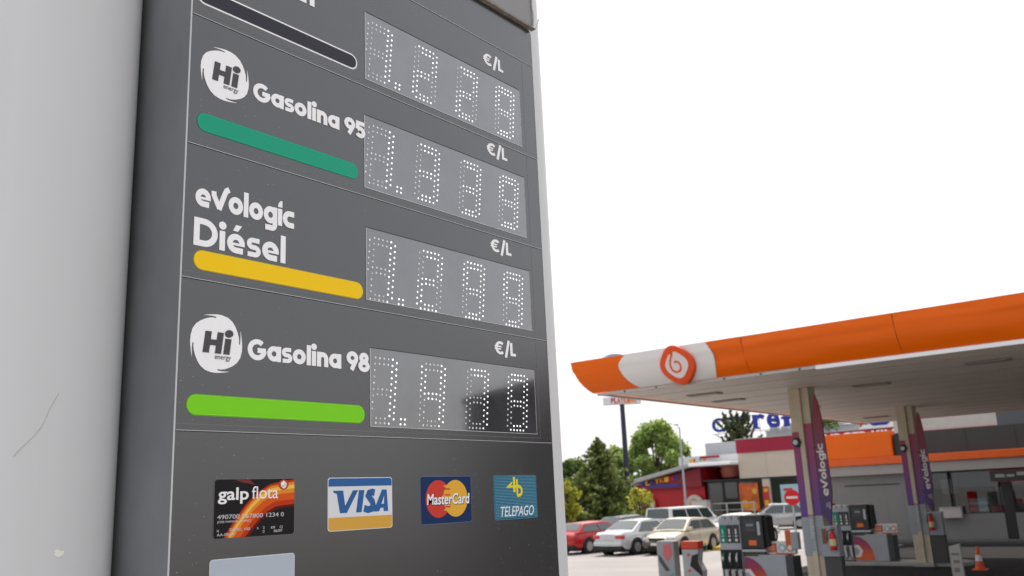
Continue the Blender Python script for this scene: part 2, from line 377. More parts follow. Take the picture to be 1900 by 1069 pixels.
# ------------------------------------------------------------------ columns with printed strips and blades
def grad_mat(name, c0, c1, z0, z1, rough=.35):
    m = bpy.data.materials.new(name); m.use_nodes = True; t = m.node_tree; b = t.nodes['Principled BSDF']; b.inputs['Roughness'].default_value = rough
    tc = t.nodes.new('ShaderNodeTexCoord'); sp = t.nodes.new('ShaderNodeSeparateXYZ'); t.links.new(tc.outputs['Object'], sp.inputs[0])
    mr = t.nodes.new('ShaderNodeMapRange'); mr.inputs[1].default_value = z0; mr.inputs[2].default_value = z1; t.links.new(sp.outputs[2], mr.inputs[0])
    mx = t.nodes.new('ShaderNodeMixRGB'); t.links.new(mr.outputs[0], mx.inputs[0]); mx.inputs[1].default_value = (*c0, 1); mx.inputs[2].default_value = (*c1, 1)
    t.links.new(mx.outputs[0], b.inputs['Base Color']); return m
M_grad = grad_mat('purple_to_red_print', (.10, .035, .24), (.36, .02, .05), 2.0, 4.2)
M_gblade = grad_mat('dark_purple_to_red_print', (.045, .015, .11), (.24, .012, .02), 2.2, 4.4)
M_gpanel = mat('grey_blue_panel', (.30, .33, .36), .45, var=.1)
M_print = mat('pale_print', (.7, .68, .66), .5)
def column(x, y, label, blade=True):
    t = thing('canopy_column', label, 'column', (x, y, 0), 0, 'columns carrying the canopy')
    top = cz-.004
    MB().box(-.25, -.06, -.22, .25, .12, top).build('side_flange', M_cream, t, bevel=.01)
    MB().box(.06, .25, -.22, .25, .12, top).build('side_flange', M_cream, t, bevel=.01)
    MB().box(-.0585, .0585, -.29, .2, .12, top).build('centre_strip', M_cream, t, bevel=.01)
    MB().box(-.3, .3, -.34, .3, .004, .12).build('footing', M_kerb, t, bevel=.02)
    MB().box(-.253, -.075, -.232, -.223, 1.82, 3.82).build('printed_strip', M_grad, t)
    MB().box(.062, .253, -.232, -.223, 1.85, 4.0).build('printed_strip', M_grad, t)
    MB().box(-.26, -.075, -.24, -.224, .95, 1.80).build('grey_panel', M_gpanel, t, bevel=.004)
    MB().box(.062, .262, -.24, -.224, .95, 1.83).build('grey_panel', M_gpanel, t, bevel=.004)
    n = MB().box(-.056, .056, -.3, -.2915, 1.05, 1.84).build('notice', M_gpanel, t)
    MB().box(-.056, .056, -.302, -.2915, 1.85, 1.88).build('red_rule', mat('rule_red', (.5, .05, .03), .5), t)
    ln = MB()
    for i in range(9): ln.box(-.04, .04-.02*(i % 3), -.303, -.3005, 1.75-i*.05, 1.765-i*.05)
    ln.build('notice_line', M_print, n)
    if blade:
        P = [(.37, 4.5), (.42, 4.68), (.475, 4.5), (.52, 4.1), (.54, 3.5), (.555, 2.9), (.565, 2.4), (.45, 1.58), (.275, 1.96), (.29, 3.05), (.31, 4.0)]
        bl = MB().prism(P, lambda a, b, h: (a, -.25-h, b), -.03, .03).build('banner_blade', M_gblade, t)
        MB().box(.25, .36, -.25, -.23, 3.4, 3.44).box(.25, .33, -.25, -.23, 2.2, 2.24).build('blade_bracket', M_dark, t)
        fn = lambda a, b, h: (.43-b-.005*(a-2.2), -.282-h, a)      # runs upwards
        strokes_mb('evologjc', fn, 2.30, 3.50, -.06, .10, .004, W=.2).build('banner_lettering', M_print, bl)
        MB().box(.40, .44, -.2855, -.281, 2.04, 2.14).box(.46, .50, -.2855, -.281, 2.0, 2.16).build('small_print', mat('print_mauve', (.3, .25, .35), .5), bl)
    sp = MB().lathe([(.0, -.37), (.10, -.36), (.115, -.33), (.115, -.245), (.06, -.233)], (-.14, 0, 3.57), 20, 'y').build('round_speaker', M_dark, t, smooth=40)
    MB().lathe([(0, -.378), (.06, -.376), (.06, -.371)], (-.14, 0, 3.57), 16, 'y').build('speaker_cone', M_steel, sp)
    return t
column(-8.37, 21.75, 'cream canopy column with purple strips nearest the camera, taller banner blade on its right')
column(-8.4, 30.45, 'cream canopy column with purple strips farther back, in front of the shop corner')
column(4.5, 21.75, 'cream canopy column outside the frame on the near row')
column(4.5, 30.45, 'cream canopy column outside the frame on the shop side row')

# ------------------------------------------------------------------ islands
def island(x0, x1, y, label):
    o = MB().prism(rrect(x0, x1, y-.65, y+.65, .5), ident, 0.004, .12).build('pump_island', M_kerb, None, bevel=.03); struct(o, label); return o
island(-13.4, -7.2, 21.8, 'rounded concrete island under the nearer pump'); island(-12.0, -7.2, 30.9, 'rounded concrete island under the farther pump')
island(1, 7, 21.8, 'rounded concrete island right of the frame')

# ------------------------------------------------------------------ fuel pump
M_pgrey = mat('pump_grey', (.34, .36, .38), .4, var=.08); M_phead = mat('pump_head_black', (.03, .031, .033), .35, var=.2)
def purple_disc_mat():
    m = bpy.data.materials.new('purple_orange_print'); m.use_nodes = True; t = m.node_tree; b = t.nodes['Principled BSDF']; b.inputs['Roughness'].default_value = .35
    tc = t.nodes.new('ShaderNodeTexCoord'); sp = t.nodes.new('ShaderNodeSeparateXYZ'); t.links.new(tc.outputs['Object'], sp.inputs[0])
    cr = t.nodes.new('ShaderNodeValToRGB'); mr = t.nodes.new('ShaderNodeMapRange'); mr.inputs[1].default_value = .2; mr.inputs[2].default_value = .95
    t.links.new(sp.outputs[2], mr.inputs[0]); t.links.new(mr.outputs[0], cr.inputs[0]); t.links.new(cr.outputs[0], b.inputs['Base Color'])
    e = cr.color_ramp.elements; e[0].color = (.62, .10, .02, 1); e[1].color = (.09, .02, .16, 1); k = e.new(.45); k.color = (.30, .02, .06, 1); return m
M_pdisc = purple_disc_mat()
def pump(x, y, label):
    t = thing('fuel_pump', label, 'fuel pump', (x, y, .12), 0, 'fuel pumps on the islands')
    F = FY(-.28)
    # nozzle tower
    tw = bx('nozzle_tower', M_pgrey, t, 0, .58, -.26, .26, .02, 1.68, bevel=.02)
    for i in range(3): MB().lathe([(.0, -.27), (.075, -.268), (.085, -.25), (.085, .2), (.0, .2)], (.11+i*.18, 0, 1.69), 14, 'y').build('header_bump', M_pgrey, t, smooth=40)
    cols = [(0, .19, .13), (.03, .03, .04), (.03, .028, .035)]
    for i in range(3):
        p = bx('grade_plate', mat('grade_green' if i == 0 else 'grade_dark', cols[i], .3), t, .03+i*.18, .195+i*.18, -.275, -.262, 1.12, 1.56, bevel=.004)
        MB().lathe([(0, -.283), (.035, -.281), (.035, -.276)], (.11+i*.18, 0, 1.19), 12, 'y').build('grade_mark', M_print, p)
        MB().box(.075+i*.18, .14+i*.18, -.281, -.2755, 1.27, 1.30).box(.09+i*.18, .125+i*.18, -.281, -.2755, 1.33, 1.46).build('grade_print', M_print if i else mat('mint', (.3, .6, .45), .5), p)
    bay = bx('nozzle_bay', M_black, t, .015, .565, -.30, -.262, .50, .96, bevel=.005)
    for i in range(3):
        xx = .11+i*.18
        MB().tube([(xx, -.32, .88), (xx, -.37, .80), (xx, -.38, .68)], .022, 8).tube([(xx, -.38, .68), (xx, -.33, .60)], .016, 8).build('nozzle', M_lgrey if i else mat('nozzle_green', (0, .22, .12), .4), bay, smooth=50)
        MB().box(xx-.02, xx+.02, -.40, -.36, .72, .80).build('nozzle_grip', M_print, bay, bevel=.006)
        MB().tube([(xx, -.37, .66), (xx+.01, -.42, .45), (xx+.03, -.43, .2), (xx+.06, -.36, .07), (xx+.1, -.3, .12), (xx+.09, -.3, .46)], .018, 8).build('hose', M_black, t, smooth=60)
    bx('lower_panel', mat('hose_panel_grey', (.5, .5, .5), .3, metal=.3), t, .02, .56, -.272, -.262, .05, .48)
    # computer head
    hd = bx('computer_head', M_phead, t, .59, 1.16, -.24, .24, .98, 1.78, bevel=.025)
    MB().prism([(1.165, 1.0), (1.28, 1.04), (1.25, 1.74), (1.165, 1.77)], lambda a, b, h: (a, h, b), -.16, .22).build('head_side', M_black, t)
    sc_ = bx('display_screen', mat('screen', (.05, .06, .07), .08), t, .70, .98, -.252, -.243, 1.38, 1.66, bevel=.004)
    bx('screen_digits', mat('digits_grey', (.22, .25, .27), .4), sc_, .75, .93, -.256, -.2535, 1.52, 1.57)
    bx('card_reader', M_lgrey, t, 1.03, 1.10, -.256, -.243, 1.30, 1.62, bevel=.004)
    bx('orange_sticker', mat('sticker_orange', (.75, .16, .02), .4), t, .78, .98, -.25, -.243, 1.06, 1.18)
    bx('tray', M_steel, t, .6, 1.22, -.3, .2, .90, .965, bevel=.01)
    bx('neck', mat('neck_brown', (.10, .09, .075), .5), t, .6, 1.14, -.2, .2, .72, .895)
    # cabinet with round print
    bx('cabinet', M_pgrey, t, .60, 1.68, -.26, .26, .0, .80, bevel=.02)
    bx('cabinet_top', mat('pale_lid', (.5, .52, .54), .4), t, 1.0, 1.68, -.265, .265, .803, .83, bevel=.008)
    bx('cabinet_end', mat('end_charcoal', (.05, .055, .06), .4), t, 1.684, 1.86, -.25, .25, .0, .80, bevel=.02)
    P = [(.602, .03)]+[(.602+.62*cos(R(a)), .06+.73*sin(R(a))) for a in range(-2, 91, 6)]
    pd = MB().prism([(a, max(.01, b)) for a, b in P], FY(-.263), 0, .006).build('round_print', M_pdisc, t)
    MB().prism([(.62, .12), (.80, .14), (.88, .33), (.76, .5), (.62, .5)], FY(-.27), 0, .003).build('print_chevron', M_print, pd)
    MB().prism([(.62, .2), (.72, .2), (.78, .33), (.70, .42), (.62, .42)], FY(-.2745), 0, .003).build('print_inner', M_pgrey, pd)
    bx('plinth', M_black, t, -.02, 1.9, -.3, .3, -.004, .0, bevel=0)
    return t
p1 = pump(-10.86, 21.9, 'fuel pump nearest the camera, left of the first column, with black head')
p2 = copy_tree(p1); p2.location = (-11.25, 30.95, .12); p2['label'] = 'fuel pump farther back, between the two canopy columns in front of the grey wall'

def leaflet_rack(x, y, z, label):
    t = thing('leaflet_box', label, 'sign', (x, y, z))
    bx('board', mat('rack_white', (.62, .62, .62), .4), t, 0, .78, 0, .16, 0, .30, bevel=.01)
    bx('orange_label', mat('rack_orange', (.65, .10, .02), .4), t, .03, .32, -.012, -.002, .05, .26, bevel=.01)
    bx('pale_window', mat('rack_pink', (.6, .28, .2), .4), t, .07, .27, -.018, -.0125, .09, .22)
    for i, c in enumerate(((.12, .45, .5), (.6, .1, .05))):
        MB().lathe([(0, -.014), (.09, -.012), (.09, -.002)], (.46+i*.2, 0, .15), 18, 'y').build('round_label', mat('round%d' % i, c, .4), t)
        MB().lathe([(0, -.02), (.06, -.018), (.06, -.0145)], (.46+i*.2, 0, .15), 18, 'y').build('round_centre', M_print, t)
    bx('red_foot', mat('rack_red', (.5, .03, .02), .4), t, .3, .8, -.03, -.003, -.0, .03)
leaflet_rack(-9.78, 21.85, .955, 'orange and white leaflet box on top of the nearer pump cabinet')
leaflet_rack(-10.05, 30.9, .955, 'orange and white leaflet box on top of the farther pump cabinet')

# ------------------------------------------------------------------ service posts and bins on the near island
def post_bin(x, y, h, w_, label, kind):
    t = thing('service_post', label, 'post', (x, y, 0.0))
    z0 = .12
    if kind == 'grey':
        MB().prism(rrect(-w_/2, w_/2, z0, h, .03), lambda a, b, k: (a, k, b), -.15, .15).build('housing', mat('post_grey', (.27, .28, .29), .45, var=.1), t, bevel=.015)
        MB().prism([(-.05, h-.1), (.16, h-.06), (.2, h-.33), (.04, h-.52), (-.06, h-.35)], FY(-.153), 0, .006).build('pink_print', mat('print_pink', (.50, .12, .12), .4), t)
        MB().prism([(-.2, h-.34), (-.07, h-.5), (.1, h-.74), (-.02, h-.76), (-.2, h-.5)], FY(-.153), 0, .007).build('dark_print', mat('print_dark', (.06, .06, .07), .4), t)
        MB().prism([(0, h-.9), (.18, h-.8), (.2, h-1.0), (.02, h-1.05)], FY(-.153), 0, .006).build('teal_print', mat('print_teal', (.05, .3, .32), .4), t)
    else:
        MB().prism([(-w_/2, z0), (w_/2+.02, z0), (w_/2+.06, h-.72), (w_/2-.05, h-.5), (w_/2, h-.2), (-w_/2, h-.2)], lambda a, b, k: (a, k, b), -.15, .15).build('housing', mat('post_grey2', (.36, .37, .38), .45, var=.1), t, bevel=.012)
        bx('red_cap', mat('cap_red', (.55, .05, .02), .35), t, -w_/2-.01, w_/2+.01, -.16, .16, h-.19, h, bevel=.02)
        MB().prism([(.05, h-.35), (w_/2+.005, h-.3), (w_/2-.03, h-.5), (w_/2+.07, h-.72), (w_/2+.07, h-.86), (-.02, h-.6)], FY(-.152), 0, .01).build('black_swoop', M_black, t)
        for dz in (.33, .72): MB().lathe([(0, -.158), (.04, -.157), (.04, -.152)], (-.05, 0, h-dz), 8, 'y').build('red_mark', mat('cap_red', (0, 0, 0)), t)
post_bin(-12.45, 21.8, 1.30, .50, 'grey service post with pink and teal print, leftmost on the near island', 'grey')
post_bin(-11.62, 21.6, 1.30, .46, 'grey service post with red cap and black swoop, just left of the nearer pump', 'red')

# ------------------------------------------------------------------ no entry sign, bollards, cone, extinguishers and the rest
t = thing('no_entry_sign', 'round red no entry sign on a grey pole left of the first column', 'road sign', (-16.35, 40, 0), R(18))
MB().tube([(0, 0, 0), (0, 0, 1.85)], .045, 10).build('pole', M_lgrey, t, smooth=50)
MB().lathe([(0, -.075), (.33, -.075), (.345, -.06), (.33, -.05), (0, -.05)], (0, 0, 2.11), 32, 'y').build('disc', mat('sign_red', (.62, .012, .015), .35), t, smooth=30)
MB().prism(rrect(-.24, .24, 2.06, 2.16, .012), FY(-.076), 0, .004).build('bar', M_print, t)
def bollard(x, y, label):
    t = thing('flexible_bollard', label, 'bollard', (x, y, .0), 0, 'green bollards by the yellow kerb')
    MB().lathe([(.10, 0), (.10, .04), (.055, .06), (.055, .62), (.03, .68), (0, .68)], (0, 0, 0), 14).build('body', mat('bollard_green', (0, .17, .11), .4), t, smooth=50)
    for z in (.26, .44): MB().lathe([(.058, z), (.062, z+.02), (.062, z+.09), (.058, z+.11)], (0, 0, 0), 14).build('white_band', M_print, t, smooth=50)
    bx('foot', mat('foot_yellow', (.6, .35, .04), .5), t, -.16, .16, -.16, .16, -.002, .035, bevel=.01)
bollard(-21.0, 39.5, 'green and white bollard left, beside the beige hatchback'); bollard(-19.35, 37.2, 'green and white bollard right, at the yellow kerb end')
t = thing('traffic_cone', 'orange traffic cone with white collar standing near the shop', 'cone', (-6.65, 29.25, .004))
MB().lathe([(.14, .03), (.105, .2), (.04, .6), (.03, .66), (0, .67)], (0, 0, 0), 20).build('cone_body', mat('cone_orange', (.7, .09, .02), .45), t, smooth=50)
MB().lathe([(.1, .25), (.078, .42)], (0, 0, 0), 20).build('collar', M_print, t, smooth=50)
bx('base', mat('cone_orange', (0, 0, 0)), t, -.19, .19, -.19, .19, 0, .03, bevel=.01)
t = thing('white_post', 'slanting-topped white post with grey print right of the columns', 'post', (-5.94, 24, .004))
MB().prism([(-.13, 0), (.13, 0), (.12, 1.05), (-.13, .99)], lambda a, b, h: (a, h, b), -.05, .05).build('board', mat('post_white', (.42, .41, .39), .5, var=.1), t, bevel=.008)
MB().box(-.09, .09, -.06, -.052, .78, .84).box(-.06, .08, -.06, -.052, .6, .68).box(-.07, .05, -.06, -.052, .4, .5).build('faded_print', mat('faded', (.25, .2, .18), .6), t)
def extinguisher(x, y, z, label):
    t = thing('fire_extinguisher', label, 'extinguisher', (x, y, z), 0, 'red fire extinguishers on the columns')
    MB().lathe([(0, 0), (.07, 0), (.075, .02), (.075, .34), (.04, .40), (.025, .44), (0, .44)], (0, 0, 0), 16).build('cylinder', mat('ext_red', (.5, .015, .015), .25), t, smooth=50)
    MB().lathe([(.0765, .1), (.0768, .1), (.0768, .25), (.0765, .25)], (0, 0, 0), 16).build('label_band', mat('ext_yellow', (.65, .5, .25), .5), t)
    MB().box(-.02, .06, -.015, .015, .44, .47).box(-.02, .08, -.015, .015, .49, .505).build('handle', M_black, t)
    MB().tube([(-.02, 0, .46), (-.10, -.02, .42), (-.11, -.03, .2)], .012, 8).build('hose', M_black, t, smooth=50)
    MB().box(-.06, .06, .076, .1, .1, .3).build('bracket', M_dark, t)
bx_ = thing('grey_cabinet', 'pale grey box cabinet fixed beside the foot of the nearest column', 'cabinet', (-8.05, 21.55, 0))
bx('housing', M_gpanel, bx_, -.13, .26, -.10, .2, .93, 1.62, bevel=.015); bx('lower_block', mat('block_dark', (.07, .07, .07), .6), bx_, -.13, .26, -.05, .2, .12, .926)
bx('brown_plate', mat('plate_brown', (.18, .09, .03), .5), bx_, -.10, .0, -.112, -.102, 1.22, 1.56)
extinguisher(-7.88, 21.36, 1.08, 'red fire extinguisher with yellow label hanging on the nearest column cabinet')
extinguisher(-8.0, 30.05, 1.08, 'red fire extinguisher on the farther column beside the shop window')
c2 = copy_tree(bx_); c2.location = (-7.98, 30.25, 0); c2['label'] = 'pale grey box cabinet fixed beside the foot of the farther column'
t = thing('red_cabinet', 'tall narrow red cabinet with white mark left of the farther pump', 'cabinet', (-11.78, 31.9, .004))
bx('housing', mat('cab_red', (.5, .01, .02), .35), t, -.22, .18, -.2, .2, 0, 1.95, bevel=.02)
bx('black_panel', M_black, t, -.20, -.02, -.212, -.203, .45, 1.15)
MB().box(-.02, .1, -.21, -.203, 1.6, 1.64).box(.02, .06, -.21, -.203, 1.56, 1.72).build('white_mark', M_print, t)
t = thing('sign_stand', 'slim grey stand with orange edged placard between near pump and column', 'sign', (-9.1, 21.9, .12))
MB().tube([(0, 0, 0), (0, 0, 1.25)], .035, 10).build('pole', M_steel, t, smooth=50)
bx('placard', mat('rack_orange', (0, 0, 0)), t, -.12, .02, -.06, -.036, .95, 1.4, bevel=.01)
bx('grey_head', M_gpanel, t, .03, .22, -.1, .06, .95, 1.35, bevel=.02)

# ------------------------------------------------------------------ station shop
shop = thing('station_shop', 'low grey station shop with orange fascia, big orange panel and dark windows', 'shop', (0, 42.17, 0))
M_wall = mat('shop_grey_wall', (.19, .188, .18), .6, var=.06, vscale=.7); M_dwall = mat('shop_charcoal_cladding', (.05, .047, .045), .55, var=.08, vscale=.7)
M_wfas = mat('shop_pale_fascia', (.31, .29, .27), .5, var=.04)
bx('shell', M_dwall, shop, -15.35, 16, 4.0, 8, 0, 4.6); bx('roof', M_dwall, shop, -15.35, 16, .31, 8, 4.603, 4.68)
bx('side_wall', M_wall, shop, -15.35, -15.15, .01, 4.0, 0.0, 4.6)
bx('grey_wall', M_wall, shop, -15.145, -11.55, .0, .2, 0, 2.93)
bx('wall_slot', M_dark, shop, -14.7, -12.3, -.02, -.003, 2.47, 2.52); bx('lower_slot', mat('slot_red', (.4, .02, .03), .5), shop, -11.95, -11.62, -.02, -.003, 1.34, 1.38)
for i in range(1, 5): bx('wall_joint', mat('joint_dark', (.14, .14, .14), .6), shop, -15.1+i*.72, -15.09+i*.72, -.004, -.001, .1, 2.9)
bx('wall_pier', M_wall, shop, -11.49, -11.15, .0, .2, .0, 2.93)
bx('pale_fascia', M_wfas, shop, -15.5, 16, -.30, .2, 2.935, 3.36, bevel=.01)
bx('charcoal_wall', M_dwall, shop, -12.2, 16, .1, .3, 3.70, 4.68)
for i in range(14): bx('cladding_joint', M_dark, shop, -11.3+i*1.9, -11.28+i*1.9, .09, .099, 3.7, 4.68)
bx('roof_block', mat('roof_block_grey', (.10, .105, .11), .5), shop, -8.2, 16, .6, 6, 4.684, 5.25, bevel=.01)
bx('orange_strip', mat('strip_orange', (.68, .10, .008), .3, var=.06), shop, -15.5, 16, -.42, .095, 3.363, 3.69, bevel=.03)
bx('orange_panel', M_orange, shop, -15.5, -12.3, -.40, .3, 3.694, 4.80, bevel=.02)
bx('vent_box', M_dark, shop, -12.25, -11.95, -.2, .095, 3.70, 4.6)
bx('sill_wall', M_wall, shop, -10.95, -8.35, -.02, .2, 0.0, 1.15, bevel=.01); bx('sill_wall', M_wall, shop, -7.95, -4.2, -.02, .2, 0, 1.15, bevel=.01)
bx('sill_wall', M_wall, shop, -3.9, 2, -.02, .2, 0, 1.15, bevel=.01); bx('end_wall', M_wall, shop, 2.01, 16, -.02, .2, 0, 2.93)
for x0, x1 in ((-11.1, -10.3), (-10.22, -8.40), (-7.98, -6.2), (-6.12, -4.2), (-3.9, 2)):
    w_ = bx('window', M_dark, shop, x0, x1, .03, .12, 1.16, 1.20)
    bx('window_head', M_dark, w_, x0, x1, .03, .12, 2.86, 2.93); bx('jamb', M_dark, w_, x0, x0+.05, .03, .12, 1.203, 2.857); bx('jamb', M_dark, w_, x1-.05, x1, .03, .12, 1.203, 2.857)
    bx('pane', mat('window_glass', (.8, .85, .85), .0, trans=1), w_, x0+.052, x1-.052, .07, .078, 1.203, 2.857)
bx('door_frame', M_dark, shop, -8.33, -7.97, .0, .15, 0, 2.93)
bx('floor_slab', mat('shop_floor', (.2, .19, .18), .5), shop, -11, 16, .25, 3.95, 0.008, .10); bx('ceiling', mat('shop_ceiling', (.5, .5, .48), .7), shop, -11, 16, .32, 3.95, 2.95, 3.1)
cab = thing('shop_sign', 'dark board with pale bars for unreadable text over the shop door', 'sign', (-8.6, 41.8, 2.42))
bx('board', mat('board_dark', (.03, .03, .03), .4), cab, 0, 2.6, -.02, .04, 0, .42, bevel=.006)
bx('red_frame', mat('frame_red', (.25, .01, .02), .5), cab, -.02, 2.62, -.03, -.0205, -.03, -.005); bx('red_frame', mat('frame_red', (0, 0, 0)), cab, -.02, 2.62, -.03, -.0205, .425, .445)
MB().box(.2, .55, -.03, -.021, .15, .28).box(.62, .9, -.03, -.021, .16, .26).box(1.0, 1.5, -.03, -.021, .2, .34).build('text_bars', mat('text_grey', (.25, .25, .24), .5), cab)  # plain pale bars in place of the sign's unreadable text
# goods behind the glass
gi = 0
def good(name, label, cat, x0, x1, y0, y1, z0, z1, col, parts=3, group=None):
    t = thing(name, label, cat, (x0, 42.17+y0, z0), 0, group)
    m = mat('goods_%.2f_%.2f_%.2f' % col, col, .5)
    for i in range(parts):
        h = (z1-z0)/parts; bx('tier', m if i % 2 == 0 else mat('goods_pale', (.4, .4, .38), .5), t, 0, x1-x0, .02*i, y1-y0, i*h+.002*i, (i+1)*h, bevel=.01)
good('display_stand', 'turquoise tiered stand behind the shop window', 'stand', -9.75, -9.05, .5, .9, 1.1, 1.75, (.03, .25, .32), 5)
good('drinks_fridge', 'tall dark fridge behind the right part of the window', 'fridge', -10.9, -10.35, 1.0, 1.6, .1, 2.6, (.05, .05, .05), 4)
good('shelf_unit', 'shelf with red packets by the shop window', 'shelf', -8.95, -8.45, .6, 1.0, .1, 1.45, (.35, .03, .03), 3)
good('blue_poster_stand', 'narrow blue stand near the window edge', 'stand', -8.75, -8.55, 1.1, 1.3, .1, 2.2, (.02, .15, .25), 2)
good('shelf_unit', 'brown shelf with bottles right of the shop door', 'shelf', -7.7, -6.6, 1.4, 1.9, .1, 1.9, (.12, .10, .05), 4)
good('shelf_unit', 'pale counter shelf at the right window', 'shelf', -6.2, -4.4, 1.2, 1.8, .1, 1.5, (.2, .2, .18), 3)
t = thing('parcel_box', 'pale grey wall box under the left shop window', 'box', (-10.75, 41.82, 1.0))
bx('housing', mat('box_pale', (.42, .38, .36), .5), t, 0, .85, 0, .3, 0, .42, bevel=.02); bx('lid', M_lgrey, t, -.01, .86, -.02, .31, .423, .45, bevel=.005)

# ------------------------------------------------------------------ restaurants
rb = thing('restaurant_building', 'beige restaurant block with crimson band and white block letters', 'restaurant', (0, 85, 0))
M_beige = mat('beige_render', (.52, .44, .36), .7, var=.05, vscale=.4); M_crim = mat('crimson_band', (.30, .008, .035), .45, var=.06)
bx('upper_wall', M_beige, rb, -39.85, 8, -.0, .4, 3.68, 6.12); bx('upper_body', M_beige, rb, -39.8, 8, .45, 18, 3.68, 6.6)
bx('crimson_band', M_crim, rb, -39.9, 8, -.12, .38, 6.125, 7.43, bevel=.01); bx('band_cap', M_lgrey, rb, -39.95, 8, -.16, .4, 7.433, 7.5)
for i in range(1, 16): bx('wall_joint', mat('joint_beige', (.33, .28, .22), .7), rb, -39.85+i*2.9, -39.83+i*2.9, -.012, -.002, 3.7, 6.1)
bx('soffit', M_dark, rb, -44, 8, -.02, 6, 3.55, 3.676)
for x in (-37.6, -33.2, -28.6, -24, -19): bx('pillar', M_beige, rb, x, x+.75, .05, .7, 0.0, 3.54)
bx('back_wall', mat('inner_dark', (.035, .03, .028), .6), rb, -44, 8, 5.5, 6, 0, 3.54)
for x0, x1 in ((-43.6, -41.9), (-41.85, -40.3), (-40.25, -37.65), (-36.8, -33.3), (-32.4, -28.7), (-27.8, -24.1), (-23.2, -19.1)):
    f_ = bx('window', M_dark, rb, x0, x1, .3, .42, 0.0, .12); bx('window_head', M_dark, f_, x0, x1, .3, .42, 3.36, 3.54)
    bx('jamb', M_dark, f_, x0, x0+.12, .3, .42, .123, 3.357); bx('jamb', M_dark, f_, x1-.12, x1, .3, .42, .123, 3.357)
    bx('pane', mat('tinted_glass', (.03, .035, .03), .06, spec=.8), f_, x0+.122, x1-.122, .35, .37, .123, 3.357)
pos = thing('window_poster', 'orange and yellow poster in the restaurant window', 'poster', (-40.15, 85.2, .5))
bx('sheet', mat('poster_orange', (.50, .10, .02), .5, var=.5, vscale=1.2), pos, 0, 2.0, 0, .02, 0, 2.7)
for x, z, r_, c in ((.5, .7, .42, (.7, .3, .02)), (1.3, .5, .5, (.65, .25, .03)), (.9, 1.5, .45, (.55, .12, .02)), (1.6, 1.9, .28, (.6, .35, .05))):
    MB().lathe([(0, -.012), (r_, -.01), (r_, -.002)], (x, 0, z), 16, 'y').build('printed_shape', mat('pos%.2f' % r_, c, .5), pos)
pos = thing('window_poster', 'narrow red and yellow poster right of the orange one', 'poster', (-37.58, 84.95, .9))
bx('sheet', mat('poster_red', (.5, .03, .02), .5), pos, 0, .6, 0, .02, 0, 1.9); bx('printed_shape', mat('poster_yel', (.7, .4, .02), .5), pos, .1, .5, -.012, -.002, .1, .6); bx('printed_shape', mat('poster_yel', (0, 0, 0)), pos, .1, .5, -.012, -.002, 1.4, 1.7)
pos = thing('window_poster', 'pale blue poster with red lettering in the window behind the no entry sign', 'poster', (-35.9, 85.2, 1.0))
bx('sheet', mat('poster_blue', (.35, .52, .58), .5), pos, 0, 2.0, 0, .02, 0, 1.9); bx('printed_shape', mat('poster_red', (0, 0, 0)), pos, .3, 1.2, -.012, -.002, 1.3, 1.55)
text_mb('BURGER KING', FY(84.87), -31.6, -23.6, 6.55, 7.28, 0, .08, bold=.03).build('facade_lettering', mat('letters_white', (.8, .8, .78), .4), rb).location = (0, -85, 0)

ann = thing('red_annex', 'low red annex with sloping grey roof beside the beige restaurant', 'restaurant', (0, 85, 0))
MB().prism([(-51.9, 0), (-44.05, 0), (-44.05, 5.0), (-51.9, 3.3)], lambda a, b, h: (a, h, b), .5, 14).build('red_wall', M_red, ann)
MB().prism([(-52.4, 3.55), (-43.7, 5.25), (-43.7, 5.6), (-52.4, 3.95)], lambda a, b, h: (a, h, b), -1.2, 14).build('sloping_roof', mat('roof_grey', (.36, .36, .35), .5, var=.08), ann, bevel=.03)
MB().prism([(-51.9, 3.0), (-44.0, 3.1), (-44.0, 4.98), (-51.9, 3.45)], lambda a, b, h: (a, h, b), -.2, .45).build('gable_board', mat('gable_red', (.22, .015, .025), .5), ann)
bx('entrance_wall', mat('entry_red', (.35, .03, .03), .5, var=.2), ann, -44.0, -40.0, 5.7, 6.2, 3.68, 5.0)
bx('entrance_slab', mat('slab_white', (.85, .85, .85), .3), ann, -44.6, -39.96, -1.6, 3, 5.05, 5.38, bevel=.1)
MB().lathe([(.0, 3.7), (.9, 3.9), (1.0, 4.6), (.9, 5.0), (0, 5.04)], (-42, 2.5, 0), 20).build('entry_drum', mat('entry_pink', (.55, .16, .13), .5), ann, smooth=40)
bx('parapet', mat('parapet_white', (.55, .55, .56), .5, var=.04), ann, -48.2, -39.98, 3.2, 9, 5.0, 6.25)
bx('red_trim', M_crim, ann, -45.6, -43.4, 3.05, 3.18, 6.0, 6.2)
def letters(word, fn, a0, a1, b0, b1, cols, parent, name='facade_letter', h=.06, off=(0, 0, 0)):
    wd = (a1-a0)/len(word)
    for i, ch in enumerate(word):
        if ch == ' ': continue
        o = text_mb(ch, fn, a0+i*wd+wd*.06, a0+(i+1)*wd-wd*.06, b0, b1, 0, h, bold=.03).build(name, mat('letter_%s' % cols[i % len(cols)], COLS[cols[i % len(cols)]], .4), parent)
        o.location = off
COLS = dict(blue=(.02, .06, .35), yellow=(.75, .42, .02), red=(.6, .02, .02), green=(.05, .4, .15), orange=(.75, .2, .02), navy=(.03, .05, .25), carrefour=(.02, .035, .30))
letters('PLAYKING', lambda a, b, h: (a, -.25-h, b+(a+48)*.12), -51.0, -46.5, 3.72, 4.22, ['blue', 'yellow', 'blue', 'yellow', 'orange', 'yellow', 'red', 'blue'], ann)
bx('blue_underline', mat('letter_navy', COLS['navy'], .5), ann, -50.3, -46.4, -.3, -.22, 3.22, 3.5)
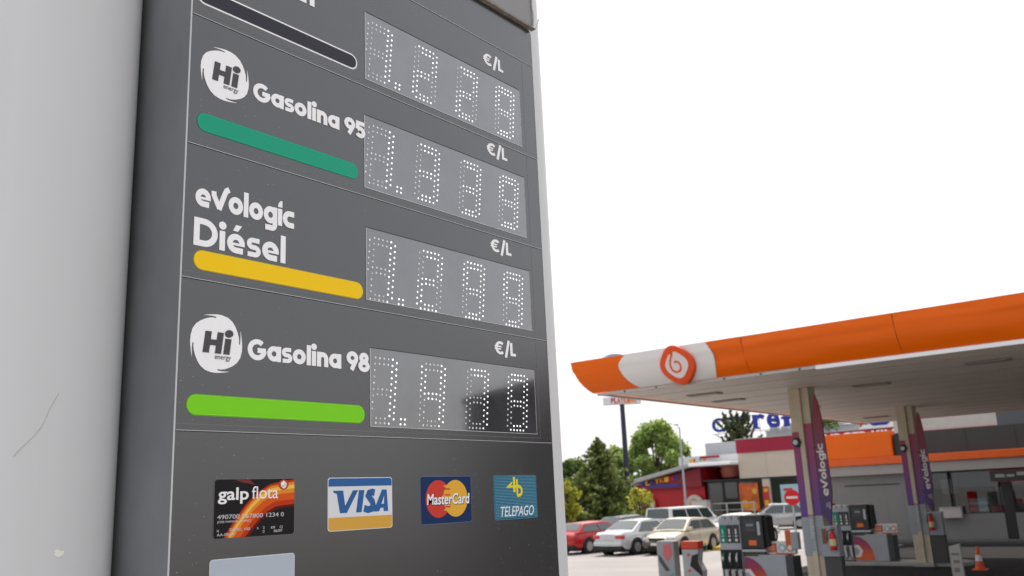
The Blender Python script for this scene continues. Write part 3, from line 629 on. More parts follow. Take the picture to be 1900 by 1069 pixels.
letters('PLAY', lambda a, b, h: (a, 3.18-h, b), -46.9, -44.9, 5.3, 6.0, ['yellow', 'red', 'green', 'orange'], ann)
for x in (-50.6, -45.0):
    t = thing('wall_disc', 'round pale sign on the red annex wall, %s' % ('left behind the van' if x < -48 else 'right above the van'), 'sign', (x, 84.9, 2.3), 0, 'round signs on the red wall')
    MB().lathe([(0, -.1), (.85, -.1), (.9, -.05), (.9, .3)], (0, 0, -.9), 24, 'y').build('disc', mat('disc_pale', (.55, .48, .40), .5), t, smooth=30)
    MB().lathe([(0, -.13), (.55, -.12), (.55, -.102)], (0, 0, -.9), 20, 'y').build('disc_print', mat('disc_tan', (.45, .28, .15), .5, var=.4, vscale=2), t)
# terrace rail and pale box
t = thing('terrace_rail', 'grey metal rail in front of the restaurant entrance', 'railing', (-43.6, 82.5, .14))
for x in (0, 1.6, 3.2, 4.8, 6.0): MB().box(x, x+.12, 0, .1, 0, 1.2).build('post', M_lgrey, t)
MB().box(-.1, 6.2, -.02, .1, 1.203, 1.3).build('rail', M_lgrey, t); MB().box(-.1, 6.2, 0.02, .08, .6, .66).build('rail', M_lgrey, t)
t = thing('pale_kiosk', 'small pale box beside the terrace rail', 'box', (-43.4, 81.2, .0)); bx('body', mat('kiosk_pale', (.5, .47, .43), .6), t, 0, 1.6, 0, .9, 0, 1.7, bevel=.03); bx('lid', M_lgrey, t, -.05, 1.65, -.05, .95, 1.703, 1.78)
t = thing('grey_roof_block', 'pale grey plant block behind the red annex', 'building', (-43.8, 95, 0)); bx('block', mat('block_pale', (.42, .43, .45), .6, var=.05), t, -4.6, -1.0, 0, 5, 0, 7.9, bevel=.02)
bx('vent', M_dark, t, -4.4, -3.0, -.5, -.02, 5.7, 6.2)
# hypermarket
hm = thing('hypermarket', 'grey hypermarket roofline with large blue letters above', 'supermarket', (0, 131, 0))
bx('wall', mat('hyper_grey', (.40, .41, .42), .6, var=.05), hm, -56.5, 10, 0, 30, 0, 10.9); bx('parapet_cap', M_lgrey, hm, -56.6, 10, -.1, .3, 10.903, 11.1)
bx('left_wing', mat('hyper_grey', (0, 0, 0)), hm, -70, -56.52, 5, 30, 0, 6.2)
letters('Carrefour', FY(-.9), -64.8, -44.6, 11.4, 13.6, ['carrefour'], hm, 'roof_letter', .3)
sf = MB()
sf.box(-63.0, -62.65, 130.05, 130.14, 12.75, 13.62).box(-63.0, -62.65, 130.05, 130.14, 11.4, 11.9)
for k_ in (2, 3, 8): xx = -64.8+k_*2.244; sf.box(xx-.05, xx+1.15, 130.05, 130.14, 11.4, 11.66).box(xx-.05, xx+.4, 130.05, 130.14, 13.35, 13.6)
o_ = sf.build('letter_serif', mat('letter_carrefour', (0, 0, 0)), hm); o_.location = (0, -131, 0)
fr = MB()
for i in range(9): fr.tube([(-64+i*2.3, -.5, 10.6), (-64+i*2.3, -.5, 13)], .05, 6)
fr.tube([(-65, -.5, 11.2), (-44, -.5, 11.2)], .06, 6); fr.tube([(-64.6, -.5, 11.2), (-60, 5.2, 6.2)], .08, 6); fr.build('letter_frame', M_lgrey, hm)
for i, (x, z, s) in enumerate(((-56.0, 11.1, 1.3), (-54.2, 11.1, .9), (-52.9, 11.1, 1.5), (-46.4, 11.1, 1.4), (-40, 11.1, 1.1), (-36.5, 11.1, 1.3))):
    t = thing('roof_unit', ['boxy white roof unit under the blue C letters', 'small white roof unit second from the left on the hypermarket', 'white roof unit beside the nearest column', 'white roof unit right of the nearest column', 'small white roof unit left of the blue emblem', 'white roof unit right of the blue emblem'][i], 'air unit', (x, 131.3, z), 0, 'white units on the hypermarket roof')
    bx('casing', mat('unit_white', (.6, .6, .6), .4), t, 0, s, 0, 1, .002, s*.55, bevel=.05); MB().tube([(s*.3, .5, s*.55), (s*.3, .5, s*.85)], .12, 8).build('stack', M_lgrey, t)
t = thing('roof_emblem', 'blue, white and red emblem above the orange shop panel', 'sign', (-41.9, 129.6, 10.95))
bx('board', mat('letters_white', (.8, .8, .78)), t, -.3, 4.5, 0, .2, -1.6, .6, bevel=.05)
MB().prism([(1.0, 0), (1.6, .35), (3.4, .35), (4.1, 0), (3.5, -.5), (1.6, -.5)], FY(-.01), 0, .05).build('blue_shape', mat('letter_carrefour', COLS['carrefour']), t)
MB().prism([(-.2, .3), (.5, -.1), (-.2, -.6)], FY(-.01), 0, .05).build('red_shape', mat('letter_red', COLS['red']), t)
t = thing('beige_wall_block', 'beige upper wall with crimson base line above the charcoal shop wall', 'building', (0, 60, 0))
bx('wall', mat('block_beige', (.46, .42, .38), .6, var=.06), t, -17.4, 12, 0, 6, 5.05, 6.6, bevel=.01); bx('crimson_line', M_crim, t, -16.2, 12, -.08, -.003, 5.15, 5.62); bx('lower_wall', M_dwall, t, -17.3, 12, .1, 6, 0, 5.046)

# ------------------------------------------------------------------ tall sign, lamp post
t = thing('tall_sign_pole', 'tall dark pole carrying a white name board and a round sign', 'sign', (-42.5, 68.4, 0), R(52))
t.rotation_euler = (0, 0, R(39))
MB().tube([(0, 0, 0), (0, 0, 12.5)], .25, 14, .2).build('pole', mat('pole_navy', (.02, .025, .045), .35), t, smooth=50)
b_ = bx('name_board', mat('board_white', (.66, .66, .66), .4), t, -1.65, 1.65, -.35, .35, 10.35, 10.98, bevel=.02)
for i, ch in enumerate('PLAYKING'):
    text_mb(ch, FY(-.352), -1.0+i*.28, -.75+i*.28, 10.42, 10.92, 0, .03, bold=.03).build('board_letter', mat('letter_pk%d' % i, ((.5, .02, .08), (.5, .02, .06), (.55, .03, .04), (.6, .05, .03), (.65, .1, .02), (.7, .14, .02), (.7, .18, .03), (.7, .22, .05))[i], .4), b_)
rs = MB().lathe([(0, -.25), (1.75, -.25), (1.85, -.12), (1.85, .12), (1.75, .25), (0, .25)], (-.35, 0, 13.15), 40, 'y').build('round_sign', mat('sign_white', (.68, .68, .72), .35), t, smooth=40)
MB().lathe([(1.55, -.258), (1.66, -.258), (1.66, -.251)], (-.35, 0, 13.15), 40, 'y').build('blue_ring', mat('ring_blue', (.30, .34, .50), .4), rs)
MB().prism([(-.35+1.3*cos(a*pi/12), 13.55+1.05*sin(a*pi/12)) for a in range(13)], FY(-.252), 0, .03).build('orange_bun', mat('bun_orange', (.72, .28, .03), .4), rs)
MB().prism([(-.35+1.3*cos(-a*pi/12), 12.75+.95*sin(-a*pi/12)) for a in range(13)], FY(-.252), 0, .03).build('orange_bun', mat('bun_orange', (0, 0, 0)), rs)
text_mb('BURGER', FY(-.252), -1.5, .8, 13.2, 13.5, 0, .03, bold=.03).build('sign_word', mat('letter_red', COLS['red']), rs); text_mb('KING', FY(-.252), -1.2, .5, 12.8, 13.1, 0, .03, bold=.03).build('sign_word', mat('letter_red', COLS['red']), rs)
t = thing('lamp_post', 'slim grey lamp post with small lantern in front of the red annex', 'lamp post', (-36.3, 67, 0))
MB().tube([(0, 0, 0), (0, 0, 7.8)], .13, 10, .06).build('post', M_steel, t, smooth=50); MB().tube([(0, 0, 0), (0, 0, .3)], .2, 12).build('foot', M_steel, t, smooth=50)
MB().tube([(0, 0, 7.7), (-.25, 0, 8.0)], .035, 6).box(-.45, -.1, -.1, .1, 7.97, 8.07).build('lantern', M_lgrey, t)

# ------------------------------------------------------------------ trees
M_bark = mat('bark', (.09, .065, .045), .9, var=.3, vscale=6)
L_con = leaf_mat('conifer_needles', (.05, .09, .022), (.27, .32, .075), .35)
L_broad = leaf_mat('broad_leaves', (.14, .24, .05), (.42, .52, .15), .5)
L_yel = leaf_mat('yellow_leaves', (.22, .27, .02), (.45, .42, .04), .45)
L_dark = leaf_mat('hedge_leaves', (.07, .13, .03), (.22, .30, .08), .4)
L_ara = leaf_mat('cedar_needles', (.03, .05, .02), (.13, .15, .06), .25)
def leafquad(mb, p, s, rnd, flatn=0):
    n = Vector((rnd.gauss(0, 1), rnd.gauss(0, 1), rnd.gauss(0, 1)+flatn)).normalized(); a = n.orthogonal().normalized(); a.rotate(Matrix.Rotation(rnd.random()*6.28, 3, n)); b = n.cross(a)
    mb.add([p+a*s, p+b*s*.6, p-a*s, p-b*s*.6], [(0, 1, 2, 3)])
def broad_tree(name, label, loc, h, rad, m, n=9000, leaf=.22, seed=1, trunk=.3, low=.25, cat='tree', group=None):
    rnd = random.Random(seed); t = thing(name, label, cat, loc, 0, group)
    tb = MB().tube([(0, 0, 0), (.1, 0, h*.25), (0, .1, h*.5), (.1, 0, h*.8)], trunk, 8, trunk*.3); cl = []
    for i in range(40):
        a = rnd.random()*6.28; zz = low+(1-low)*rnd.random(); rr = rad*(.25+.75*math.sqrt(rnd.random()))*math.sin(min(pi, .5+2.4*(zz-low)/(1-low)))
        c = Vector((rr*cos(a)*.8, rr*sin(a)*.8, h*(low+.06)+h*(.9-low)*((zz-low)/(1-low)))); cr = rad*(.12+.2*rnd.random()); cl.append((c, cr))
        tb.tube([(0, 0, h*.3), (c.x*.5, c.y*.5, c.z*.7), tuple(c)], trunk*.3, 5, .03)
    tb.build('trunk', M_bark, t, smooth=50); mb = MB(); per = n//40
    for c, cr in cl:
        for k in range(per):
            d = Vector((rnd.gauss(0, 1), rnd.gauss(0, 1), rnd.gauss(0, .8))).normalized()*cr*(rnd.random()**.35)*(1+.3*rnd.gauss(0, .4))
            leafquad(mb, c+d, leaf*(.6+.8*rnd.random()), rnd, .4)
    mb.build('crown', m, t, recalc=False); return t
def conifer(label, loc, h, rad, m, seed=3):
    rnd = random.Random(seed); t = thing('conifer_tree', label, 'tree', loc); tb = MB().tube([(0, 0, 0), (0, 0, h*.97)], .22, 8, .02); mb = MB()
    L = 34
    for i in range(L):
        f = i/(L-1); z = .5+f*(h-.6); r_ = rad*(1-f)**.8*(.8+.3*rnd.random())+.12; nb = int(13-7*f)
        for j in range(nb):
            a = j*6.28/nb+rnd.random()*.6; rl = r_*(.65+.5*rnd.random()); tb.tube([(0, 0, z), (rl*.8*cos(a), rl*.8*sin(a), z-.1*rl)], .025, 4, .008)
            for k in range(int(10+rl*13)):
                s = rnd.random()**.6; sp_ = .30*rl*s*(1.15-s)+.09; off = rnd.uniform(-sp_, sp_)
                p = Vector((rl*s*cos(a)-off*sin(a), rl*s*sin(a)+off*cos(a), z-.22*rl*s+.20*rl*s*s+rnd.gauss(0, .07)))
                leafquad(mb, p, .10+.12*rnd.random(), rnd, 1.2)
    tb.build('trunk', M_bark, t, smooth=50); mb.build('crown', m, t, recalc=False); return t
conifer('dark green conifer with pointed top, left of the tall sign pole', (-44.35, 66.9, 0), 7.5, 4.8, L_con)
broad_tree('leafy_tree', 'large light green leafy tree behind the red annex roof', (-58.4, 101.0, 0), 10.9, 5.3, L_broad, 13000, .26, 11)
broad_tree('leafy_tree', 'loose green tree touching the sign pole, left of the larger leafy tree', (-62.5, 98.5, 0), 8.6, 2.6, L_broad, 6000, .24, 12)
broad_tree('leafy_tree', 'dense mid green tree at the edge of the price totem', (-64.6, 91.5, 0), 7.6, 3.2, L_dark, 9000, .22, 13)
broad_tree('leafy_tree', 'low dark green tree mass behind the conifer', (-58.5, 89.5, 0), 6.2, 3.0, L_dark, 8000, .22, 14)
broad_tree('young_tree', 'yellow green sapling beside the totem edge', (-37.9, 52.9, 0), 3.6, 1.25, L_yel, 1700, .13, 15, .06, .3)
broad_tree('young_tree', 'sparse yellow green young tree at the foot of the sign pole', (-32.3, 53.4, 0), 3.1, 1.2, L_yel, 480, .13, 16, .06, .4)
broad_tree('leafy_tree', 'dark green tree seen under the canopy between column and shop', (-43.8, 118, 0), 13.4, 4.0, L_dark, 7000, .26, 17)
# spiky cedar in front of the blue letters
rnd = random.Random(5); t = thing('cedar_tree', 'dark spiky cedar in front of the blue roof letters', 'tree', (-52.0, 111.8, 0)); tb = MB().tube([(0, 0, 0), (0, 0, 11)], .35, 8, .06); mb = MB()
for i in range(46):
    a = rnd.random()*6.28; z0 = rnd.uniform(5.6, 10.8); ln = rnd.uniform(2.6, 5.4)*(1.15-.05*z0); el = rnd.uniform(.35, .95)
    pts = [Vector((0, 0, z0))+Vector((cos(a)*cos(el*(.6+.5*s)), sin(a)*cos(el*(.6+.5*s)), sin(el*(.6+.6*s))))*ln*s for s in (0, .25, .5, .75, 1)]
    tb.tube(pts, .07, 5, .02)
    for s in range(70):
        u_ = rnd.random(); k_ = min(3, int(u_*4)); p = pts[k_].lerp(pts[k_+1], u_*4-k_); sp_ = .42*(1-u_*.75)
        leafquad(mb, p+Vector((rnd.gauss(0, sp_*.5), rnd.gauss(0, sp_*.5), rnd.gauss(0, sp_*.5))), .20+.14*rnd.random(), rnd)
tb.build('trunk', M_bark, t); mb.build('crown', L_ara, t, recalc=False)

# ------------------------------------------------------------------ cars
def car(label, cat, loc, rz, paint, L=4.6, Wd=1.78, H=1.46, kind='sedan', group='cars parked in the bays', cladding=None):
    root = thing('parked_car' if kind != 'van' else 'parked_van', label, cat, (*loc, .006), rz, group)
    hw = Wd/2; hl = L/2; zb = {'sedan': .93, 'hatch': .95, 'suv': .98, 'van': 1.08}[kind]
    hood = {'sedan': .80, 'hatch': .82, 'suv': .92, 'van': 1.0}[kind]; trunk = {'sedan': .98, 'hatch': .96, 'suv': 1.0, 'van': 1.08}[kind]
    st = [(-hl, .62, .40), (-hl+.05, .84, .28), (-hl+.25, .94, .24), (-hl+.8, 1, .22), (-.3, 1, .20), (hl-1.0, 1, .20), (hl-.45, .95, .22), (hl-.15, .83, .26), (hl-.02, .66, .34), (hl, .45, .42)]
    if kind == 'van': st[0] = (-hl, .9, .3); st[1] = (-hl+.03, .97, .25); st[2] = (-hl+.1, 1, .24)
    def top(y):
        if y > hl-1.15: f = (y-hl+1.15)/1.15; return zb+(hood-.02-zb)*min(1, f*1.6)-(.20*max(0, f-.6)/.4)
        if y < -hl+.85: return trunk-.10*max(0, (-hl+.25-y)/.25)
        f = (y+hl-.85)/(L-2.0); return trunk+(zb-trunk)*f
    rows = []
    for y, wf, z0 in st:
        w_ = hw*wf; zt = top(y)
        half = [(w_*.0, z0), (w_*.86, z0), (w_*.975, z0+.10), (w_*1.0, z0+.28), (w_*1.0, (zt+z0)*.5+.10), (w_*.965, zt-.10), (w_*.90, zt-.015), (w_*.6, zt+.015), (0, zt+.02)]
        rows.append([(-x, y, z) for x, z in half][::1]+[(x, y, z) for x, z in half[::-1]][1:])
    mb = MB().grid(rows); n = len(rows[0]); mb.f.append(tuple(range(n))); mb.f.append(tuple(range((len(rows)-1)*n, len(rows)*n)))
    body = mb.build('body', paint, root, smooth=38)
    # greenhouse shell
    gp = {'sedan': [(hl-1.15, zb), (hl-1.95, H-.06), (.0, H), (-hl+1.55, H-.05), (-hl+.72, trunk)],
          'hatch': [(hl-1.0, zb), (hl-1.75, H-.05), (.1, H), (-hl+.85, H-.06), (-hl+.25, trunk)],
          'suv': [(hl-1.1, zb), (hl-1.9, H-.06), (.2, H), (-hl+.9, H-.08), (-hl+.2, trunk)],
          'van': [(hl-.75, zb), (hl-1.45, H-.08), (hl-1.9, H-.01), (-hl+.12, H-.02), (-hl+.03, trunk)]}[kind]
    wb = hw*.93; wr = hw*(.70 if kind != 'van' else .86)
    def wz(z): f = max(0, min(1, (z-zb)/(H-zb))); return wb+(wr-wb)*f**1.15
    rows = []
    fine = []
    for i in range(len(gp)-1):
        for k_ in range(4):
            f = k_/4; fine.append((gp[i][0]*(1-f)+gp[i+1][0]*f, gp[i][1]*(1-f)+gp[i+1][1]*f))
    fine.append(gp[-1])
    for y, z in fine:
        w_ = wz(z); rows.append([(-w_, y, z-.02), (-w_*.85, y, z+.005), (0, y, z+.025), (w_*.85, y, z+.005), (w_, y, z-.02)])
    m2 = MB().grid(rows)
    for s in (-1, 1):
        P = [(s*wz(z), y, z-.02) for y, z in fine]; m2.add(P, [tuple(range(len(P)))])
    m2.build('roof_shell', paint, root, smooth=35)
    G = mat('car_glass', (.03, .045, .045), .06, spec=.7, coat=.6)
    def across(i, f0, f1, name, inset=.88, drop=.0):
        (y0, z0), (y1, z1) = gp[i], gp[i+1]; a = (y0+(y1-y0)*f0, z0+(z1-z0)*f0); b = (y0+(y1-y0)*f1, z0+(z1-z0)*f1)
        nx = Vector((0, (z1-z0), -(y1-y0))).normalized(); nx = nx if nx.z > 0 else -nx
        vs = []
        for (y, z) in (a, b):
            w_ = wz(z)*inset
            for q in (-1, -.5, 0, .5, 1): vs.append(tuple(Vector((w_*q, y, z+.022*(1-abs(q)*.7)))+nx*.012))
        MB().add(vs, [(k_, k_+1, 6+k_, 5+k_) for k_ in range(4)]).build(name, G, root, smooth=40)
    across(0, .12, .94, 'windscreen'); across(len(gp)-2, .08, .82, 'rear_window')
    for s in (-1, 1):
        ya, yb_ = gp[0][0]-.28, gp[-1][0]+(.45 if kind == 'sedan' else .28); yta, ytb = gp[1][0]-.10, gp[-2][0]+.05; zt = H-.12; z0 = zb+.04
        if kind == 'van': yb_ = -hl+.25; ytb = -hl+.3
        cuts = [0, .48, .52, 1] if kind != 'van' else [0, .27, .30, .62, .65, 1]
        for c0, c1 in zip(cuts[::2], cuts[1::2]):
            lo = lambda c: ya+(yb_-ya)*c; hi = lambda c: yta+(ytb-yta)*c
            Q = [(lo(c0), z0), (lo(c1), z0), (hi(c1), zt), (hi(c0), zt)]
            vs = [(s*(wz(z)+.016), y, z-.0) for y, z in Q]; MB().add(vs, [(0, 1, 2, 3)]).build('side_window', G, root)
        MB().box(s*wb-.02 if s > 0 else s*wb-.16, s*wb+.16 if s > 0 else s*wb+.02, gp[0][0]-.45, gp[0][0]-.28, zb, zb+.14).build('wing_mirror', paint, root, bevel=.03, smooth=40)
        for yy in (gp[0][0]-.35, -.05): MB().box(s*hw+.001 if s > 0 else s*hw-.006, s*hw+.006 if s > 0 else s*hw-.001, yy-.004, yy+.004, .32, zb-.12).build('door_gap', M_dark, root)
        for yy in (.25, -.85): MB().box(s*hw-.0, s*hw+s*.03, yy-.1, yy+.06, zb-.2, zb-.17).build('door_handle', paint, root)
    rw = .33 if kind != 'suv' else .36
    for s in (-1, 1):
        for yy in (hl-.88, -hl+.92):
            MB().lathe([(.0, s*(hw+.004)), (rw+.055, s*(hw+.004)), (rw+.055, s*(hw-.25))], (0, yy, rw+.02), 24, 'x').build('wheel_arch', M_black, root)
            w0 = s*(hw-.17); w1 = s*(hw+.018)
            wh = thing_part = MB().lathe([(rw*.62, w1), (rw*.9, w1+s*.004), (rw, w1-s*.03), (rw, w0), (rw*.6, w0)], (0, yy, rw), 24, 'x').build('wheel', M_black, root, smooth=40)
            MB().lathe([(0, w1-s*.03), (rw*.16, w1-s*.0), (rw*.2, w1-s*.03), (rw*.5, w1-s*.035), (rw*.62, w1+s*.002)], (0, yy, rw), 24, 'x').build('rim', mat('alloy', (.38, .39, .40), .35, metal=.5), wh, smooth=30)
            sp = MB()
            for k_ in range(5):
                a = k_*2*pi/5; d = Vector((0, cos(a), sin(a))); e = Vector((0, -sin(a), cos(a))); c = Vector((w1-s*.008, yy, rw))
                sp.add([c+d*.05+e*.03, c+d*rw*.6+e*.02, c+d*rw*.6-e*.02, c+d*.05-e*.03], [(0, 1, 2, 3)])
            sp.build('spoke', mat('alloy_bright', (.6, .6, .62), .3, metal=.5), wh)
        # lamps follow the body corners
        MB().box(min(s*hw*.5, s*hw*.86), max(s*hw*.5, s*hw*.86), hl-.19, hl-.06, .60, .74).build('headlight', mat('lamp_clear', (.55, .57, .58), .1, coat=1), root, bevel=.03, smooth=40)
        if kind == 'van': MB().box(min(s*hw*.88, s*hw*.99), max(s*hw*.88, s*hw*.99), -hl-.02, -hl+.1, .75, 1.25).build('tail_light', mat('tail_red', (.45, .01, .015), .2, coat=1), root, bevel=.02)
        else: MB().box(min(s*hw*.48, s*hw*.93), max(s*hw*.48, s*hw*.93), -hl-.012, -hl+.2, .70, .86).build('tail_light', mat('tail_red', (.45, .01, .015), .2, coat=1), root, bevel=.03, smooth=40)
    bx('rear_bumper', cladding or paint, root, -hw*.88, hw*.88, -hl-.05, -hl+.12, .40, .60, bevel=.05, smooth=40)
    bx('rear_valance', M_black, root, -hw*.86, hw*.86, -hl-.02, -hl+.3, .22, .395, bevel=.03)
    bx('front_bumper', cladding or paint, root, -hw*.84, hw*.84, hl-.14, hl+.05, .36, .54, bevel=.05, smooth=40)
    bx('front_intake', M_black, root, -hw*.55, hw*.55, hl-.1, hl+.056, .25, .355, bevel=.01)
    for s in (-1, 1): bx('grille', M_black, root, min(s*.05, s*.36), max(s*.05, s*.36), hl-.1, hl+.012, .60, .68, bevel=.01)
    bx('number_plate', mat('plate_white', (.6, .6, .58), .4), root, -.26, .26, -hl-.058, -hl-.048, .62-.12, .62, bevel=.004)
    bx('number_plate', mat('plate_white', (0, 0, 0)), root, -.26, .26, hl+.052, hl+.062, .40, .51, bevel=.004)
    bx('underbody', M_black, root, -hw*.8, hw*.8, -hl+.3, hl-.3, .14, .24)
    return root
P_sil = mat('silver_paint', (.52, .54, .56), .25, metal=.35, coat=.45); P_red = mat('car_red_paint', (.42, .004, .008), .25, coat=.45)
P_bei = mat('champagne_paint', (.60, .55, .43), .25, metal=.25, coat=.45); P_whi = mat('car_white_paint', (.78, .78, .76), .25, coat=.45)
P_gry = mat('dark_grey_paint', (.08, .085, .09), .25, metal=.4, coat=.45); P_suv = mat('grey_silver_paint', (.42, .42, .41), .25, metal=.35, coat=.45)
def put(cx, cy, L, rz, fwd): # centre from the near end
    return (cx-sin(rz)*L/2*fwd, cy+cos(rz)*L/2*fwd)
r8 = R(-8)
car('silver saloon seen from behind, between the red car and the beige hatchback', 'car', put(-22.45, 34.15, 4.7, r8, 1), r8, P_sil, 4.7, 1.80, 1.47)
car('bright red car at the left, half hidden by the totem edge', 'car', put(-25.35, 34.75, 4.3, r8, 1), r8, P_red, 4.3, 1.76, 1.40, 'hatch')
r2_ = pi+R(-2)
car('champagne beige hatchback facing the camera with dark lower bumper', 'car', put(-20.15, 34.5, 4.2, 0, 1), r2_, P_bei, 4.2, 1.72, 1.46, 'hatch', cladding=mat('bumper_brown', (.10, .08, .07), .5))
car('white saloon seen from behind, partly behind the nearer fuel pump', 'car', put(-20.0, 39.6, 4.5, R(-6), 1), R(-6), P_whi, 4.5, 1.78, 1.45)
car('white van with dark rear windows behind the beige hatchback', 'van', put(-25.75, 44.2, 4.9, R(-10), 1), R(-10), P_whi, 4.9, 1.9, 1.78, 'van', 'vehicles in the second row')
car('dark grey car whose roof shows behind the silver saloon', 'car', put(-26.7, 40.2, 4.4, R(-8), 1), R(-8), P_gry, 4.4, 1.76, 1.50, 'hatch', 'vehicles in the second row')
car('silver sport utility car parked sideways beyond the pump, before the windows', 'car', (-24.6, 57.2), R(118), P_suv, 4.5, 1.85, 1.60, 'suv', 'vehicles in the second row')

# ================================================================== PRICE TOTEM
X0, Y0 = -2.09, 1.25
T = lambda u, z, h: (X0+h, Y0+u, z)
tot = thing('price_totem', 'tall charcoal fuel price totem with white curved wings, number displays and card stickers', 'price sign', (0, 0, 0))
M_face = mat('totem_face', (.020, .020, .021), .22, var=.09, vscale=2, specks=(60, .088, (.26, .26, .25), .75), spec=1.0); _b = M_face.node_tree.nodes['Principled BSDF']; _b.inputs['Coat Weight'].default_value = .42; _b.inputs['Coat Roughness'].default_value = .2; _b.inputs['Coat IOR'].default_value = 1.6
M_line = mat('edge_line', (.62, .62, .63), .3)
M_fine = mat('fine_line', (.17, .17, .175), .35)
M_slate = mat('slate_side', (.15, .16, .168), .45, var=.22, vscale=2.4, specks=(70, .06, (.25, .25, .22), .5), stretch=(1, 1, .6))
M_wing = mat('wing_white', (.60, .61, .61), .38, var=.03, vscale=1.2, stretch=(1, 1, .4))
M_wht = mat('vinyl_white', (.88, .88, .88), .4, var=.02, vscale=20)
# slate box behind the face
mb = MB()
mb.box(X0-.32, X0-.006, Y0, Y0+1.59, 0, 7)
mb.build('slate_box', M_slate, tot, bevel=.0015)
# wings: a pillow profile each side
def wing(side):
    # (u outwards from box edge, offset behind the face)
    pr = [(0.001, .300), (.007, .268), (.020, .238), (.040, .218), (.068, .208), (.12, .204), (.22, .203), (.31, .205), (.358, .217), (.392, .25), (.410, .31), (.412, .40), (.40, .50), (.36, .62), (.26, .70), (.001, .74)]
    fine = []
    for i in range(len(pr)-1):
        p0, p1, p2, p3 = pr[max(0, i-1)], pr[i], pr[i+1], pr[min(len(pr)-1, i+2)]
        for k in range(5):
            t = k/5; fine.append(tuple(.5*((2*p1[j])+(-p0[j]+p2[j])*t+(2*p0[j]-5*p1[j]+4*p2[j]-p3[j])*t*t+(-p0[j]+3*p1[j]-3*p2[j]+p3[j])*t**3) for j in (0, 1)))
    fine.append(pr[-1])
    rows = []
    for z in (0, 2, 4, 7):
        rows.append([(X0-b, (Y0-a) if side < 0 else (Y0+1.59+a), z) for a, b in fine])
    return MB().grid(rows).build('wing', M_wing, tot, smooth=60)
wing(-1); wing(1)
bx('core', mat('core_grey', (.3, .3, .3), .5), tot, X0-.74, X0-.31, Y0+.002, Y0+1.588, 0, 7)
# scratch and chipped paint on the left wing
sc_pts = [(-2.2925, 1.05-.005*sin(i*.9)-.09*(i/9)**1.3, 2.81-.155*i/9) for i in range(10)]
sx = MB().tube(sc_pts, .0009, 4).build('scratch', mat('scratch_brown', (.50, .48, .44), .7), tot)
MB().prism([(1.078+.012*cos(i*pi/5)*(1+.3*sin(i*2.3)), 2.425+.008*sin(i*pi/5)*(1+.4*cos(i*1.7))) for i in range(10)], lambda a, b, h: (-2.2925+h, a, b), -.003, .0009).build('paint_chip', mat('chip', (.8, .79, .72), .8), tot)
# face panels (one per price row) with fine joints
rowz = [.15, 2.708, 3.106, 3.481, 3.867, 4.286, 4.452]
for i in range(len(rowz)-1):
    z0, z1 = rowz[i]+.001, rowz[i+1]-.001
    p = MB().prism([(0.0, z0), (1.587, z0), (1.587, z1), (0, z1)], T, -.005, 0).build('face_panel', M_face, tot, bevel=.0006)
    e = MB()
    if 1 <= i <= 4:
        e.prism([(0.004, z0+.0165), (1.515, z0+.0165), (1.515, z0+.0178), (.004, z0+.0178)], T, 0, .0005)
        e.prism([(1.5155, z0+.0165), (1.5167, z0+.0165), (1.5167, z1-.003), (1.5155, z1-.003)], T, 0, .0005)
        e.build('pane_edge', M_fine, p)
    l = MB().prism([(0.002, z0+.0004), (1.585, z0+.0004), (1.585, z0+(.0016 if i else .001)), (.002, z0+(.0016 if i else .001))], T, 0, .0012).build('joint_highlight', M_line, p)  # bright highlight along each panel joint, made as a pale strip
MB().prism([(-.0015, .15), (0.0, .15), (0.0, 4.45), (-.0015, 4.45)], T, -.004, .0012).build('edge_strip', M_line, tot)  # highlight on the front left edge, put in as a pale strip
MB().prism([(1.5885, .15), (1.606, .15), (1.606, 4.45), (1.5885, 4.45)], T, -.02, -.012).build('edge_black_strip', M_black, tot)  # black strip in the gap between face and right wing
# brand panel above, standing proud with a worn lower edge
bp_ = MB().prism([(-.002, 4.466), (1.592, 4.466), (1.592, 7), (-.002, 7)], T, -.003, .018).build('upper_panel', mat('upper_panel_grey', (.19, .185, .18), .32, var=.08, vscale=3, spec=.6), tot, bevel=.003)
MB().prism([(-.002, 4.456), (1.595, 4.456), (1.595, 4.4645), (-.002, 4.4645)], T, 0.0, .022).build('worn_edge', mat('worn_brown', (.20, .175, .15), .6, var=.5, vscale=30), bp_)
MB().tube([T(1.585, 4.47, .022), T(1.588, 4.52, .025), T(1.582, 4.56, .022), T(1.589, 4.66, .025), T(1.584, 4.8, .022)], .0035, 5).tube([T(1.57, 4.462, .024), T(1.592, 4.458, .027), T(1.60, 4.50, .04)], .003, 5).build('peeling_film', mat('film', (.6, .6, .6), .3), bp_)
# names
def name_(s, a0, a1, b0, b1, W=.21, XH=.72, gap=.055, accent=None):
    return strokes_mb(s, T, a0, a1, b0, b1, .0012, W=W, XH=XH, gap=gap, accent=accent).build('fuel_name', M_wht, tot)
name_('Gasolina 95', .207, .637, 3.677, 3.732, W=.25, XH=.775, gap=.065); name_('Gasolina 98', .209, .650, 2.909, 2.965, W=.25, XH=.775, gap=.065)
name_('evologjc', .032, .357, 3.310, 3.379, W=.235, XH=.74, gap=.045); name_('Diesel', .031, .328, 3.199, 3.277, W=.215, XH=.71, gap=.085, accent=2)
name_('Diesel', .105, .427, 4.068, 4.148, W=.215, XH=.71, gap=.085, accent=2)
